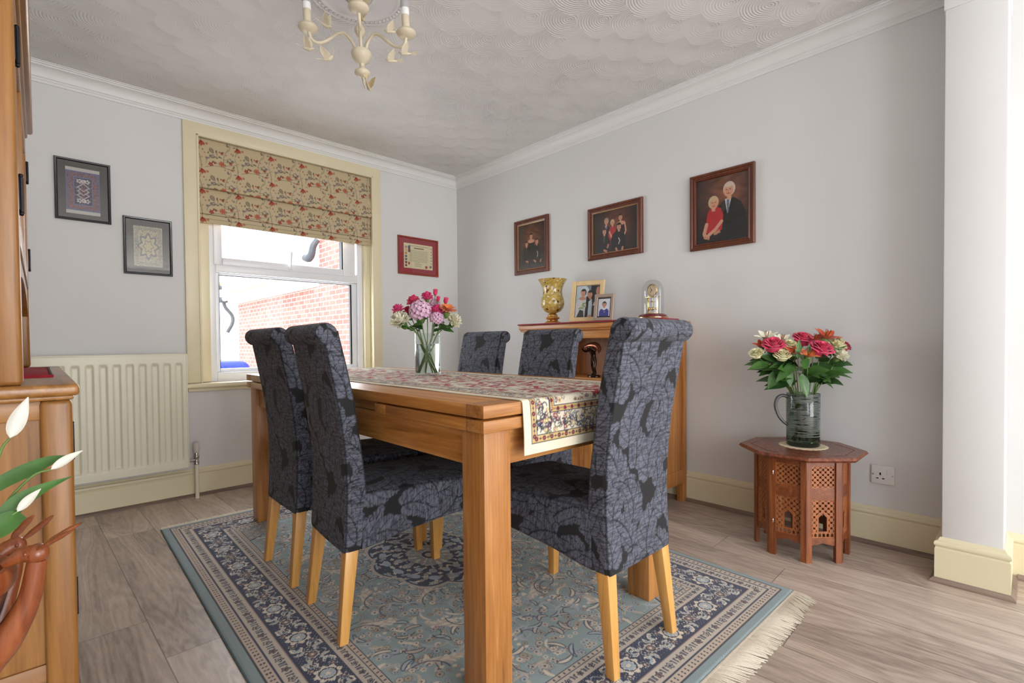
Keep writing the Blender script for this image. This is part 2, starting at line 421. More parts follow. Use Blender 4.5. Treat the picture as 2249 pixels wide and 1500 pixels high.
def m_ceiling():
    """fan-combed textured plaster: rows of overlapping scallops, each of concentric ridges"""
    m, nt, b = new_mat('combed_scallop_plaster')
    g = coords(nt, (1, 1, 1), (0, 0, math.radians(-8)))
    nz = nt.nodes.new('ShaderNodeTexNoise'); nz.inputs['Scale'].default_value = 1.6; nt.links.new(g, nz.inputs['Vector'])
    wob = nt.nodes.new('ShaderNodeVectorMath'); wob.operation = 'MULTIPLY_ADD'; nt.links.new(nz.outputs['Color'], wob.inputs[0])
    wob.inputs[1].default_value = (.09, .09, 0); nt.links.new(g, wob.inputs[2])
    sep = nt.nodes.new('ShaderNodeSeparateXYZ'); nt.links.new(wob.outputs[0], sep.inputs[0]); x, y = sep.outputs[0], sep.outputs[1]
    w, h = 0.235, 0.125
    def cell(k):
        r = mth(nt, 'ADD', mth(nt, 'FLOOR', mth(nt, 'DIVIDE', y, h)), k)
        odd = mth(nt, 'MULTIPLY', mth(nt, 'FRACT', mth(nt, 'MULTIPLY', r, 0.5)), w)
        cx = mth(nt, 'SUBTRACT', mth(nt, 'MULTIPLY', mth(nt, 'FRACT', mth(nt, 'DIVIDE', mth(nt, 'ADD', x, odd), w)), w), w/2)
        cy = mth(nt, 'SUBTRACT', y, mth(nt, 'MULTIPLY', r, h))
        return mth(nt, 'SQRT', mth(nt, 'ADD', mth(nt, 'MULTIPLY', cx, cx), mth(nt, 'MULTIPLY', cy, cy)))
    d1, d0, dm = cell(0), cell(1), cell(-1)
    R_ = 0.142
    use = mth(nt, 'LESS_THAN', dm, R_*1.25)
    in1 = mth(nt, 'LESS_THAN', d1, R_)
    d = mth(nt, 'ADD', mth(nt, 'MULTIPLY', in1, d1), mth(nt, 'MULTIPLY', mth(nt, 'SUBTRACT', 1, in1), mth(nt, 'ADD', d0, .03)))
    ridge = mth(nt, 'SINE', mth(nt, 'MULTIPLY', d, 2*PI/0.0125))
    step = mth(nt, 'MULTIPLY', d, 26.0)
    patch = noise(nt, g, 2.2, 2)
    amp = ramp(nt, patch, [(0.42, (0.06,)*3), (0.64, (0.9,)*3)])
    hh = mth(nt, 'ADD', mth(nt, 'MULTIPLY', mth(nt, 'MULTIPLY', ridge, 0.35), amp), step)
    f = noise(nt, g, 5, 3)
    nt.links.new(ramp(nt, f, [(0.3, lin(221, 219, 217)), (0.7, lin(227, 225, 223))]), b.inputs['Base Color'])
    b.inputs['Roughness'].default_value = 0.75; b.inputs['Specular IOR Level'].default_value = 0.2
    bump(nt, b, hh, 0.8, 0.0045)
    return m
M_CEIL = m_ceiling()

b = NB(); bx(b, XL-.15, XR+.2, YF-.15, YB+.15, -.12, 0); struct('floor', b, M_FLOOR, 'grey-brown oak laminate floor of long boards')
b = NB(); bx(b, XL-.15, XR+.2, YF-.15, YB+.15, ZC, ZC+.12); struct('ceiling', b, M_CEIL, 'white ceiling combed in overlapping scallops')
b = NB(); bx(b, XL-.14, XL, YF, -3.65, 0, ZC); bx(b, XL-.14, XL, -2.15, YB+.14, 0, ZC); bx(b, XL-.14, XL, -3.65, -2.15, 0, .4); bx(b, XL-.14, XL, -3.65, -2.15, 2.2, ZC)
struct('wall_left', b, M_WALL, 'white wall behind the oak dresser')
b = NB(); bx(b, XR, XR+.16, YF, -1.95, 0, ZC); bx(b, XR, XR+.16, -.55, YB+.14, 0, ZC); bx(b, XR, XR+.16, -1.95, -.55, 0, .65); bx(b, XR, XR+.16, -1.95, -.55, 2.1, ZC)
struct('wall_right', b, M_WALL, 'white wall with the three portraits')
b = NB(); bx(b, XL, -.25, YF-.14, YF, 0, ZC); bx(b, 2.35, XR, YF-.14, YF, 0, ZC); bx(b, -.25, 2.35, YF-.14, YF, 2.14, ZC)
struct('wall_front', b, M_WALL, 'white wall round the patio doors behind the viewer')
WX0, WX1, WZ0, WZ1 = 0.722, 1.905, 0.69, 2.235
b = NB(); bx(b, XL, WX0, YB, YB+.14, 0, ZC); bx(b, WX1, XR, YB, YB+.14, 0, ZC); bx(b, WX0, WX1, YB, YB+.14, 0, WZ0); bx(b, WX0, WX1, YB, YB+.14, WZ1, ZC)
struct('wall_back', b, M_WALL, 'white wall with the window')
# the pier that juts out of the right wall
b = NB(); bx(b, 2.492, XR, .062, .232, 0, ZC, .004); bx(b, 2.487, XR, .058, .236, 2.165, ZC, .004)
struct('wall_pier', b, M_WALL, 'white pier standing out from the right wall')

# moulded skirting, its oak bead, cornice
def skirt_prof(h=.172, t=.019):
    p = [(0, 0), (t, 0), (t, h-.042), (t-.003, h-.038), (t-.003, h-.034)]
    p += [(t-.004+.006*math.sin(a), h-.024-.010*math.cos(a)) for a in np.linspace(0, PI, 7)]
    p += [(t-.009, h-.012), (t-.013, h-.004), (t-.016, h), (0, h)]
    return p
def extr(bm, prof, P0, P1, out):
    """profile (out, up) swept from P0 to P1; 'out' is the unit direction into the room"""
    out = Vector(out); P0, P1 = Vector(P0), Vector(P1)
    prism(bm, [P0+out*o+Vector((0, 0, z)) for o, z in prof], P1-P0)
SK = skirt_prof(); BD = [(.019, 0), (.033, 0), (.033, .006), (.027, .015), (.019, .019)]
b = NB(); extr(b, SK, (XL, YB, 0), (XR, YB, 0), (0, -1, 0)); struct('baseboard_back', b, M_CREAM, 'cream moulded skirting under the window')
b = NB(); extr(b, SK, (XR, .232, 0), (XR, YB-.02, 0), (-1, 0, 0)); extr(b, SK, (XR, -.5, 0), (XR, .062, 0), (-1, 0, 0)); struct('baseboard_right', b, M_CREAM, 'cream moulded skirting along the right wall')
def round_pier(bm, prof, x_end):
    path = [((x_end, .232), (0, 1)), ((2.492, .232), (-1, 1)), ((2.492, .062), (-1, -1)), ((x_end, .062), (0, -1))]
    rings = [[bm.verts.new((p[0]+d[0]*o, p[1]+d[1]*o, z)) for o, z in prof] for p, d in path]; n = len(prof)
    for A_, B_ in zip(rings, rings[1:]):
        for i in range(n): bm.faces.new((A_[i], A_[(i+1) % n], B_[(i+1) % n], B_[i]))
    bm.faces.new(rings[0]); bm.faces.new(rings[-1][::-1])
b = NB(); round_pier(b, SK, XR-.019)
struct('baseboard_pier', b, M_CREAM, 'cream moulded skirting round the pier')
b = NB(); extr(b, BD, (XL, YB, 0), (XR-.02, YB, 0), (0, -1, 0)); struct('trim_1', b, M_BEADX, 'grey oak floor bead under the window')
b = NB(); extr(b, BD, (XR, .265, 0), (XR, YB-.033, 0), (-1, 0, 0)); extr(b, BD, (XR, -.5, 0), (XR, .029, 0), (-1, 0, 0)); struct('trim_2', b, M_BEAD, 'grey oak floor bead along the right wall')
b = NB(); round_pier(b, BD, XR-.033)
struct('trim_3', b, M_BEAD, 'grey oak floor bead round the pier')
h = ZC-2.306
CP = [(0, -h), (.007, -h), (.010, -h+.006), (.010, -h+.012), (.014, -h+.015), (.014, -h+.022), (.020, -h+.026)]
CP += [(.020+.036*(1-math.cos(a)), -h+.026+.044*math.sin(a)) for a in np.linspace(.1, PI/2, 8)]
CP += [(.060, -.017), (.060, -.012), (.069, -.010), (.069, -.005), (.078, -.003), (.078, 0), (0, 0)]
b = NB(); extr(b, CP, (XL, YB, ZC), (XR, YB, ZC), (0, -1, 0)); struct('trim_4', b, M_TRIMW, 'white moulded cornice above the window')
b = NB(); extr(b, CP, (XR, .232, ZC), (XR, YB, ZC), (-1, 0, 0)); struct('trim_5', b, M_TRIMW, 'white moulded cornice along the right wall')

# window: stepped cream casing, sill, white frame, panes
b = NB(); yo = YB-.022
bx(b, .652, WX0+.004, yo, YB+.01, .70, 2.304, .003); bx(b, WX1-.004, 1.972, yo, YB+.01, .70, 2.304, .003); bx(b, WX0, WX1, yo, YB+.01, WZ1-.002, 2.304, .003)
bx(b, WX0, WX0+.012, yo-.006, YB, .70, WZ1, .003); bx(b, WX1-.012, WX1, yo-.006, YB, .70, WZ1, .003); bx(b, WX0, WX1, yo-.006, YB, WZ1-.012, WZ1, .003)
bx(b, WX0, .792, YB+.03, YB+.135, .70, WZ1, .002); bx(b, 1.852, WX1, YB+.03, YB+.135, .70, WZ1, .002); bx(b, WX0, WX1, YB+.03, YB+.135, 2.19, WZ1, .002)
bx(b, WX0, WX0+.006, YB, YB+.135, .70, WZ1); bx(b, WX1-.006, WX1, YB, YB+.135, .70, WZ1)
struct('trim_6', b, M_CREAM, 'cream stepped wooden casing round the window')
b = NB(); bx(b, .640, 1.985, YB-.055, YB+.135, .668, .696, .008, seg=3); bx(b, .655, 1.970, YB-.02, YB, .645, .668, .004)
struct('trim_7', b, M_CREAM, 'cream rounded window sill')
win = bpy.data.objects.new('window_1', None); C.objects.link(win); win['kind'] = 'structure'; win['category'] = 'window'; win['label'] = 'white framed window with a wide lower pane and a top vent'
fy0, fy1 = 3.640, 3.705
b = NB()
fx0, fx1, fz0, fz1 = .792, 1.852, .700, 2.19
wf = .042
bx(b, fx0, fx0+wf, fy0, fy1, fz0, fz1, .004); bx(b, fx1-wf, fx1, fy0, fy1, fz0, fz1, .004)
bx(b, fx0+wf, fx1-wf, fy0, fy1, fz0, fz0+.055, .004); bx(b, fx0+wf, fx1-wf, fy0, fy1, fz1-.05, fz1, .004); bx(b, fx0+wf, fx1-wf, fy0, fy1, 1.405, 1.47, .004)
for (x0, x1, z0, z1) in ((fx0+wf, fx1-wf, fz0+.055, 1.405),):
    q = .022
    bx(b, x0, x0+q, fy0+.022, fy1-.008, z0, z1, .004); bx(b, x1-.045, x1, fy0+.022, fy1-.008, z0, z1, .004); bx(b, x0+q, x1-.045, fy0+.022, fy1-.008, z0, z0+q, .004); bx(b, x0+q, x1-.045, fy0+.022, fy1-.008, z1-q*.6, z1, .004)
obj('window_frame', b, M_UPVC, win, 30)
b = NB(); x0, x1, z0, z1, q = fx0+wf-.012, fx1-wf-.02, 1.452, 2.15, .050
for a in ((x0, x0+q, z0, z1), (x1-.098, x1, z0, z1), (x0+q, x1-.098, z0, z0+q), (x0+q, x1-.098, z1-q, z1)): bx(b, a[0], a[1], fy0-.008, fy1-.012, a[2], a[3], .006)
sash = obj('top_sash', b, M_UPVC, win, 30)
b = NB(); 
for (x0_, x1_, z0_, z1_) in ((fx0+wf+.022, fx1-wf-.022, fz0+.077, 1.392), (x0+q, x1-q, z0+q, z1-q)):
    for a in ((x0_, x0_+.004, z0_, z1_), (x1_-.004, x1_, z0_, z1_), (x0_, x1_, z1_-.004, z1_)): bx(b, a[0], a[1], fy0+.028, fy0+.040, a[2], a[3])
bx(b, fx1-wf-.045-.010, fx1-wf-.045+.002, fy0+.018, fy0+.042, fz0+.077, 1.392); bx(b, x1-.098-.008, x1-.098+.002, fy0-.002, fy0+.042, z0+q, z1-q); obj('gasket', b, M_BLACK, win)
M_PANE = panemat('window_glass', (.985, .99, .99), .55)
b = NB(); bx(b, fx0+wf+.02, fx1-wf-.02, fy0+.034, fy0+.038, fz0+.075, 1.395); obj('pane', b, M_PANE, win)
b = NB(); bx(b, x0+q-.002, x1-q+.002, fy0+.034, fy0+.038, z0+q-.002, z1-q+.002); obj('pane', b, M_PANE, win)
b = NB(); bx(b, 1.285, 1.315, fy0-.018, fy0-.006, 1.462, 1.482, .003); tube(b, spline([(1.30, fy0-.022, 1.470), (1.299, fy0-.030, 1.52), (1.302, fy0-.028, 1.585)], 6), [.008, .006, .008], 10)
obj('window_handle', b, M_UPVC, win)

# ================================================================== OUTSIDE THE WINDOW
def m_brick():
    m, nt, b_ = new_mat('red_brick_wall')
    g = coords(nt, (1, 1, 1)); sep = nt.nodes.new('ShaderNodeSeparateXYZ'); nt.links.new(g, sep.inputs[0])
    cmb = nt.nodes.new('ShaderNodeCombineXYZ'); nt.links.new(mth(nt, 'ADD', sep.outputs[1], sep.outputs[0]), cmb.inputs[0]); nt.links.new(sep.outputs[2], cmb.inputs[1])
    t = nt.nodes.new('ShaderNodeTexBrick'); nt.links.new(cmb.outputs[0], t.inputs['Vector'])
    t.inputs['Scale'].default_value = 1.0; t.inputs['Brick Width'].default_value = .225; t.inputs['Row Height'].default_value = .075
    t.inputs['Mortar Size'].default_value = .007; t.inputs['Mortar Smooth'].default_value = .2; t.inputs['Bias'].default_value = -.1
    t.inputs['Color1'].default_value = rgba(lin(194, 118, 110)); t.inputs['Color2'].default_value = rgba(lin(206, 138, 128)); t.inputs['Mortar'].default_value = rgba(lin(236, 226, 218))
    n = noise(nt, g, 9, 4)
    nt.links.new(mixc(nt, 1.0, t.outputs['Color'], ramp(nt, n, [(.3, (.88,)*3), (.7, (1.1,)*3)]), 'MULTIPLY'), b_.inputs['Base Color'])
    b_.inputs['Roughness'].default_value = .9; bump(nt, b_, t.outputs['Fac'], -.3, .005)
    return m
M_BRICK = m_brick()
M_CONC = pmat('pale_paving', (214, 210, 202), .9, .06, 3, bmp=.2, bscale=30)
M_TILE = pmat('terracotta_roof_tiles', (196, 140, 116), .85, .12, 12, bmp=.3, bscale=25)
M_WPAINT = pmat('white_weatherboard', (236, 236, 232), .6, .02, 5)
M_GUT = pmat('dark_grey_plastic', (74, 80, 88), .45, .05, 8)
M_RENDER = pmat('pale_render', (226, 222, 212), .9, .03, 3, bmp=.2, bscale=60)
M_FENCE = pmat('weathered_fence_wood', (178, 172, 165), .85, .1, 20)
M_BLUE = pmat('blue_plastic', (40, 70, 190), .4, .05, 6)
b = NB(); bx(b, -6, 14, YB+.16, 26, -.35, -.13); o = struct('floor_yard', b, M_CONC, 'pale sunlit paving outside the window'); 
# neighbouring extension: brick wall running away, white fascia, tiled roof, gutter and downpipe
ext = thing('brick_outbuilding', 'red brick outbuilding with white fascia and tiled roof outside the window', 'building', (3.2, 7.0, -.13))
b = NB(); bx(b, 0, .25, .73, 5.1, 0, 1.98, 0); obj('brick_wall', b, M_BRICK, ext)
b = NB(); bx(b, 0, 3.2, 5.1, 5.2, 0, 1.98); obj('end_wall', b, M_RENDER, ext)
b = NB(); bx(b, -.18, .02, 1.0, 5.3, 1.97, 2.13, .01); obj('fascia', b, M_WPAINT, ext)
b = NB()
for k in range(24): 
    y0_ = .95+k*.185
    prism(b, [(-.24, y0_, 2.13), (-.24, y0_+.09, 2.165), (-.24, y0_+.18, 2.13)], (2.6, 0, 1.05))
prism(b, [(-.2, .95, 2.12), (-.2, 5.4, 2.12), (2.4, 5.4, 3.16), (2.4, .95, 3.16)], (0, 0, .02)); obj('tiled_roof', b, M_TILE, ext)
b = NB(); tube(b, [(-.24, 1.1, 2.08), (-.24, 5.35, 2.08)], .055, 10); obj('gutter', b, M_WPAINT, ext)
b = NB(); tube(b, spline([(-.24, 5.32, 2.05), (-.2, 5.32, 1.9), (-.07, 5.32, 1.72), (-.07, 5.32, 1.55), (-.17, 5.32, 1.35)], 5), .036, 10); bx(b, -.33, -.16, 5.22, 5.4, 2.0, 2.12, .02); obj('downpipe', b, M_GUT, ext)
# the taller house wall nearer
hs = thing('brick_house', 'taller red brick house wall with dark gutter end, seen in the upper pane', 'building', (3.2, 5.0, -.13))
b = NB(); bx(b, 0, .3, -1.2, 2.72, 0, 4.6); obj('brick_wall', b, M_BRICK, hs)
b = NB(); tube(b, spline([(-.16, 2.86, 2.42), (-.15, 2.74, 2.40), (-.13, 2.68, 2.46), (-.11, 2.66, 2.58), (-.05, 2.66, 2.68)], 5), [.055, .062, .055, .05, .045], 12); obj('gutter_elbow', b, M_GUT, hs)
# far low house with a tiled roof edge
fh = thing('pale_house', 'pale rendered house with tiled roof edge beyond the brick outbuilding', 'building', (0.2, 15.5, -.13))
b = NB(); bx(b, 0, 3.3, 0, 4, 0, 2.75); obj('wall', b, M_RENDER, fh)
b = NB(); prism(b, [(-.2, -.3, 2.75), (-.2, 4, 4.2), (-.2, 4, 4.1), (-.2, -.3, 2.65)], (3.6, 0, 0)); 
for k in range(14): bx(b, -.15+k*.25, -.02+k*.25, -.34, -.2, 2.74, 2.83, .02)
obj('tiled_roof', b, M_TILE, fh)
b = NB(); tube(b, [(-.1, -.36, 2.62), (3.4, -.36, 2.62)], .06, 8); obj('gutter', b, M_GUT, fh)
fe = thing('yard_fence', 'pale wooden fence of upright boards in the yard', 'fence', (2.2, 12.6, -.13))
for k in range(5):
    b = NB(); bx(b, -.25+k*.21, -.13+k*.21, 0, .03, 0, 1.45-.08*(k % 2), .006); obj('board', b, M_FENCE, fe)
b = NB(); bx(b, -.3, .75, .03, .07, .35, .43); obj('rail', b, M_FENCE, fe); b = NB(); bx(b, -.3, .75, .03, .07, 1.1, 1.18); obj('rail', b, M_FENCE, fe)
bn = thing('blue_bin', 'blue rounded bin lid just outside the lower window corner', 'bin', (1.06, 5.0, -.13))
b = NB(); taper(b, (0, 0, 0), (0, 0, .74), (.22, .24), (.26, .28), bev=.03); obj('body', b, M_BLUE, bn)
b = NB(); bx(b, -.29, .29, -.31, .31, .74, .925, .085, seg=5); tube(b, [(-.26, -.32, .78), (.26, -.32, .78)], .018, 8); obj('lid', b, M_BLUE, bn)

# ================================================================== ROMAN BLIND
random.seed(3)
D = Draw(1.172, .66, .0026, (196, 180, 146))
FL, FS, RU, LF, ST, LA = (156, 68, 50), (176, 104, 76), (146, 50, 44), (112, 104, 82), (122, 108, 90), (128, 120, 128)
def blind_motif(x, y):
    r = random.Random(11); K, G = 1.70, 1.22
    class Q:
        line = staticmethod(lambda pts, w_, c: D0.line([(x+(a-x)*K, y+(c_-y)*K) for a, c_ in pts], w_, c))
        leaf = staticmethod(lambda pts, w_, c, **k: D0.leaf([(x+(pts[0][0]-x)*K+(a-pts[0][0])*G, y+(pts[0][1]-y)*K+(c_-pts[0][1])*G) for a, c_ in pts], w_*G, c, **k))
        ell = staticmethod(lambda a, c_, rx, ry, c: D0.ell(x+(a-x)*K, y+(c_-y)*K, rx*G, ry*G, c))
        flower = staticmethod(lambda a, c_, r_, *k: D0.flower(x+(a-x)*K, y+(c_-y)*K, r_*G, *k))
    D0, D = globals()['D'], Q
    D.line(curve2((x-.01, y-.075), 1.2, .10, .7), .0032, ST); D.line(curve2((x+.012, y-.02), -.5, .09, .9), .0028, ST)
    D.line(curve2((x+.09, y+.0), 2.2, .08, -.9), .0028, ST); D.line(curve2((x+.045, y+.06), .3, .075, -.8), .0026, ST)
    for k in range(6):
        a = .35+k*.36; D.leaf(curve2((x, y-.008), a, .021+.004*(k % 2), .15, 5), .0042, FL if k % 2 else FS)
    D.ell(x, y-.008, .007, .005, RU)
    D.flower(x+.067, y-.043, .0155, FS, (146, 66, 44), 7); D.flower(x+.067, y-.043, .009, (190, 110, 82), FL, 6)
    D.flower(x+.030, y-.035, .0125, RU, (190, 90, 70), 5, .4)
    D.flower(x+.018, y-.012+.008, .0065, FL, (200, 140, 110), 5)
    for (ax, ay, a, l) in ((.03, -.070, .9, .018), (.045, -.068, 2.3, .015), (.015, -.055, -.4, .02), (.085, -.02, 1.3, .017), (.075, .015, 2.6, .018), (.055, .035, .2, .02), (.10, .04, 1.1, .016), (.04, .055, 2.0, .015), (-.012, -.045, 1.9, .02), (.10, -.065, .3, .017)):
        D.leaf(curve2((x+ax, y+ay), a, l, .3, 5), .0042, r.choice((LF, LA, ST)))
    for (ax, ay) in ((.05, .02), (.06, .018), (.07, .024), (.005, -.085), (.10, .015), (.028, .04)): D.ell(x+ax, y+ay, .0032, .0038, r.choice((FL, FS, RU)))
    D.leaf(curve2((x+.030, y-.095), 1.2, .026, -.3, 5), .007, (150, 138, 120), edge=(110, 80, 60))
for i in range(-2, 8):
    for j in range(-2, 6):
        blind_motif(i*.206+.02, .035+j*.178)
        X0, Y0 = i*.206+.02, .035+j*.178; rq = random.Random(77)
        for (qx, qy, a, l) in ((.09, .05, 1.9, .05), (.13, .085, .3, .06), (.05, .075, 2.7, .05), (.16, -.03, 1.2, .05), (.155, .06, 2.2, .04)):
            D.line(curve2((X0+qx, Y0+qy), a, l, rq.choice([-1.2, 1.2])), .0026, ST)
            for _ in range(3): D.leaf(curve2((X0+qx+rq.uniform(-.025, .025), Y0+qy+rq.uniform(-.025, .025)), rq.uniform(0, 6), .017, .3, 5), .0042, rq.choice((LF, LA, ST)))
        for (qx, qy, r_) in ((.115, .035, .009), (.165, .09, .011), (.175, -.045, .008), (.075, .105, .009)): D.flower(X0+qx, Y0+qy, r_, rq.choice((FL, RU, FS)), (120, 60, 44), 5, rq.random())
        for _ in range(9): D.ell(X0+rq.uniform(0, .2), Y0+rq.uniform(0, .17), .0032, .0036, rq.choice((FL, FS, RU)))
# the cloth: it hangs flat, buckles out into one soft fold and carries two stitched seams near its hem
ZT, ZF, ZS, ZBt = 2.226, 1.918, 1.755, 1.694
def blind_surf(X, Y):
    # Y is the length of cloth from the top; the upper cloth bellies forward, tucks back under itself and hangs on
    L1 = ZT-ZF; lip = .045
    x = WX0+.011+X; k = np.clip((Y-L1)/lip, 0, 1)
    z = np.where(Y < L1, ZT-Y, np.where(Y < L1+lip, ZF+.012*k-.010*np.sin(k*PI), ZF+.012-(Y-L1-lip)))
    yy = np.where(Y < L1, YB+.010-.034*np.clip((Y/L1-.25)/.75, 0, 1)**1.6, np.where(Y < L1+lip, YB-.024+.036*(1-np.cos(k*PI))/2, YB+.012-.006*np.clip((Y-L1-lip)/.2, 0, 1)))
    yy = yy-.0035*np.exp(-((z-ZS)/.006)**2)*(Y > L1+lip)+.0016*np.sin(x*9+z*5)
    return x, yy, z
Lt = (ZT-ZF)+.045+(ZF+.012-ZBt)
keep = int(Lt/.66*(D.ny-1)); D.X, D.Y, D.A = D.X[:, :keep], D.Y[:, :keep], D.A[:, :keep]; D.ny = keep
xw, yw, zw = blind_surf(D.X, D.Y)
for zz in (ZS, ZS-.028):
    m = (np.abs(zw-zz) < .0022) & (D.Y > ZT-ZF+.045); D.A[m] *= .45
M_BLIND = vmat('printed_linen', .95, .1, .25, 700, .08, 420)
bl = thing('roman_blind', 'beige roman blind printed with small red flowers over the window', 'blind', (1.313, YB, 2.2))
def blf(X, Y):
    x, y, z = blind_surf(X, Y); return x-1.313, y-YB, z-2.2
cl = sheet('blind_cloth', D, blf, M_BLIND, bl, smooth=60)
sm = cl.modifiers.new('cloth_thickness', 'SOLIDIFY'); sm.thickness = .002; sm.offset = -1
b = NB(); bx(b, WX0+.012-1.313, WX1-.012-1.313, .018, .045, ZT-.02-2.2, ZT+.006-2.2, .003); obj('headrail', b, M_UPVC, bl)
b = NB(); bx(b, WX0+.006-1.313, WX0+.016-1.313, -.006, .02, ZT-.055-2.2, ZT+.002-2.2, .003); obj('bracket', b, pmat('grey_plastic_bracket', (190, 192, 194), .4), bl)
b = NB(); tube(b, [(WX1-1.313-.022, -.002, ZT-2.2), (WX1-1.313-.02, -.004, 1.45-2.2)], .0016, 6); tube(b, [(WX1-1.313-.030, -.002, ZT-2.2), (WX1-1.313-.03, -.004, 1.3-2.2)], .0016, 6); obj('pull_cord', b, M_CREAM, bl)

# ================================================================== RADIATOR
M_RAD = pmat('cream_radiator_enamel', (234, 230, 208), .35, .01, 5)
rd = thing('radiator', 'cream fluted panel radiator under the rug pictures', 'radiator', (.31, YB-.03, .2))
rx0, rx1, rz = -.06-.31, .637-.31, .672
fl = [(.05+.0578*k) for k in range(12)]
pts = []
n = 260; xs = np.linspace(rx0, rx1, n); zs = np.concatenate([np.linspace(0, .075, 14), np.linspace(.08, rz-.075, 10), np.linspace(rz-.07, rz, 14)])
V = np.zeros((n, len(zs), 3))
per = .0578
for i, x in enumerate(xs):
    t = ((rx1-.012-x) % per)/per; d = abs(t-.5)
    fl_ = 1/(1+math.exp(-(d-.25)*50))          # 0 in the trough, 1 on the rib
    if x > rx1-.015 or x < rx0+.015: fl_ = 1
    for j, z in enumerate(zs):
        e = min(1, max(0, (min(z, rz-z)-.042)/.018)); e = e*e*(3-2*e)
        V[i, j] = (x, -.062+.011*(1-fl_)*e, z)
me = np_mesh('front_panel', V.reshape(-1, 3), grid_quads(n, len(zs)))
link_mesh('front_panel', me, M_RAD, rd, 60)
b = NB(); bx(b, rx0, rx1, -.062, -.018, rz-.004, rz+.012, .004); bx(b, rx0-.002, rx0+.004, -.063, -.018, 0, rz, .002); bx(b, rx1-.004, rx1+.003, -.064, -.018, 0, rz+.008, .002); bx(b, rx0, rx1, -.060, -.02, -.002, .01, .003)
obj('casing', b, M_RAD, rd)
b = NB(); bx(b, rx0+.02, rx1-.02, -.03, -.016, .02, rz-.02, .004); bx(b, rx0+.1, rx0+.14, -.018, .028, .1, rz-.1); bx(b, rx1-.14, rx1-.1, -.018, .028, .1, rz-.1); obj('back_panel', b, M_RAD, rd)
M_VALVE = pmat('white_valve_plastic', (214, 208, 204), .4); M_CHROME = pmat('chrome', (190, 190, 192), .15, .02, 8, metal=1.0)
vx = rx1+.043
b = NB(); lathe(b, [(0, .142), (.010, .142), (.016, .136), (.0185, .12), (.018, .095), (.016, .085), (.013, .078), (0, .078)], 20, (vx, -.045, 0)); v = obj('valve_head', b, M_VALVE, rd)
b = NB(); lathe(b, [(0, .08), (.012, .08), (.012, .066), (.015, .062), (.015, .05), (.011, .044), (.011, .03), (.014, .026), (.014, .008), (0, .008)], 14, (vx, -.045, 0)); tube(b, [(rx1, -.045, .036), (vx, -.045, .036)], .009, 10); obj('valve_body', b, M_CHROME, rd)
b = NB(); tube(b, [(vx, -.045, .012), (vx, -.045, -.1995)], .0105, 12); obj('pipe', b, M_RAD, rd)
# ================================================================== RUG
RW, RL = 1.615, 2.385
TEAL, TEAL2, NAVY, BEI, CRM, LBL, BRN = (158, 178, 180), (142, 160, 163), (50, 58, 86), (206, 196, 182), (232, 223, 207), (182, 194, 202), (136, 108, 96)
RES = .0030
D = Draw(RW/2, RL/2, RES, TEAL)          # one quarter; the other three mirror it
U, V_ = D.X, D.Y
dd = np.minimum(U, V_); ss = np.where(U < V_, RL/2-V_, RW/2-U)
allw = (slice(0, D.nx), slice(0, D.ny))
def band(a, b_, c): D.put(allw, ((dd >= a) & (dd < b_)).astype(float), c)
def bmask(m, c): D.put(allw, m.astype(float), c)
R = random.Random(5)
# field: scattered florets, commas and sprays
for k in range(760):
    x, y = R.uniform(.30, RW/2), R.uniform(.30, RL/2); c = R.choice([CRM, BEI, (188, 176, 158), LBL]); r = R.uniform(.007, .0135)
    D.flower(x, y, r, c, R.choice([NAVY, BRN, NAVY]), R.choice([5, 6, 8]), R.random()*3, edge=NAVY if R.random() < .62 else None)
for k in range(150):
    x, y = R.uniform(.30, RW/2), R.uniform(.30, RL/2); a = R.uniform(0, 6.3)
    D.line(curve2((x, y), a, R.uniform(.05, .10), R.choice([-1.7, 1.7, 2.4])), .0035, R.choice([NAVY, BEI, LBL]))
    D.leaf(curve2((x, y), a, R.uniform(.04, .07), R.choice([-1.2, 1.2]), 8), R.uniform(.004, .007), R.choice([CRM, BEI, LBL]), edge=NAVY if R.random() < .5 else None)
for (x, y) in ((.45, .52), (.62, .46), (.40, .82), (.56, .74), (.70, .62), (.48, 1.06), (.66, .92)):
    a = R.uniform(0, 6.3)
    for k in range(5): D.leaf(curve2((x+.013*k*math.cos(a), y+.013*k*math.sin(a)), a+1.4+k*.10, .12-.012*k, 1.9, 12), .0075, CRM if k % 2 else BEI)
    D.line(curve2((x-.012*math.cos(a), y-.012*math.sin(a)), a+1.4, .125, 1.9), .004, NAVY)
    for k in range(9): D.ell(x+R.uniform(-.05, .05), y+R.uniform(-.05, .05), .007, .006, CRM)
# medallion at the centre
mx, my = RW/2-U, (RL/2-V_)/1.28
rr = np.hypot(mx, my); th = np.arctan2(my, mx)
lob = .205*(1+.16*np.abs(np.cos(4*th)))
bmask(rr < lob+.02, BEI); bmask(rr < lob+.008, NAVY)
g1 = np.abs(np.sin(th*12+rr*34))+np.abs(np.sin(rr*95+2*np.cos(th*8)))
bmask((rr < lob)&(g1 < .85), CRM); bmask((rr < lob)&(np.abs(np.sin(th*8)*np.sin(rr*60)) > .62), LBL)
bmask(rr < .085, TEAL); bmask((rr < .085)&(np.abs(np.sin(8*th)) > .75), CRM); bmask(rr < .03, NAVY); bmask(rr < .017, CRM)
for k in range(60):
    x, y = R.uniform(RW/2-.26, RW/2), R.uniform(RL/2-.33, RL/2)
    if math.hypot(RW/2-x, (RL/2-y)/1.28) < .23: D.flower(x, y, R.uniform(.008, .012), R.choice([CRM, LBL, BEI]), BRN, 6, edge=NAVY)
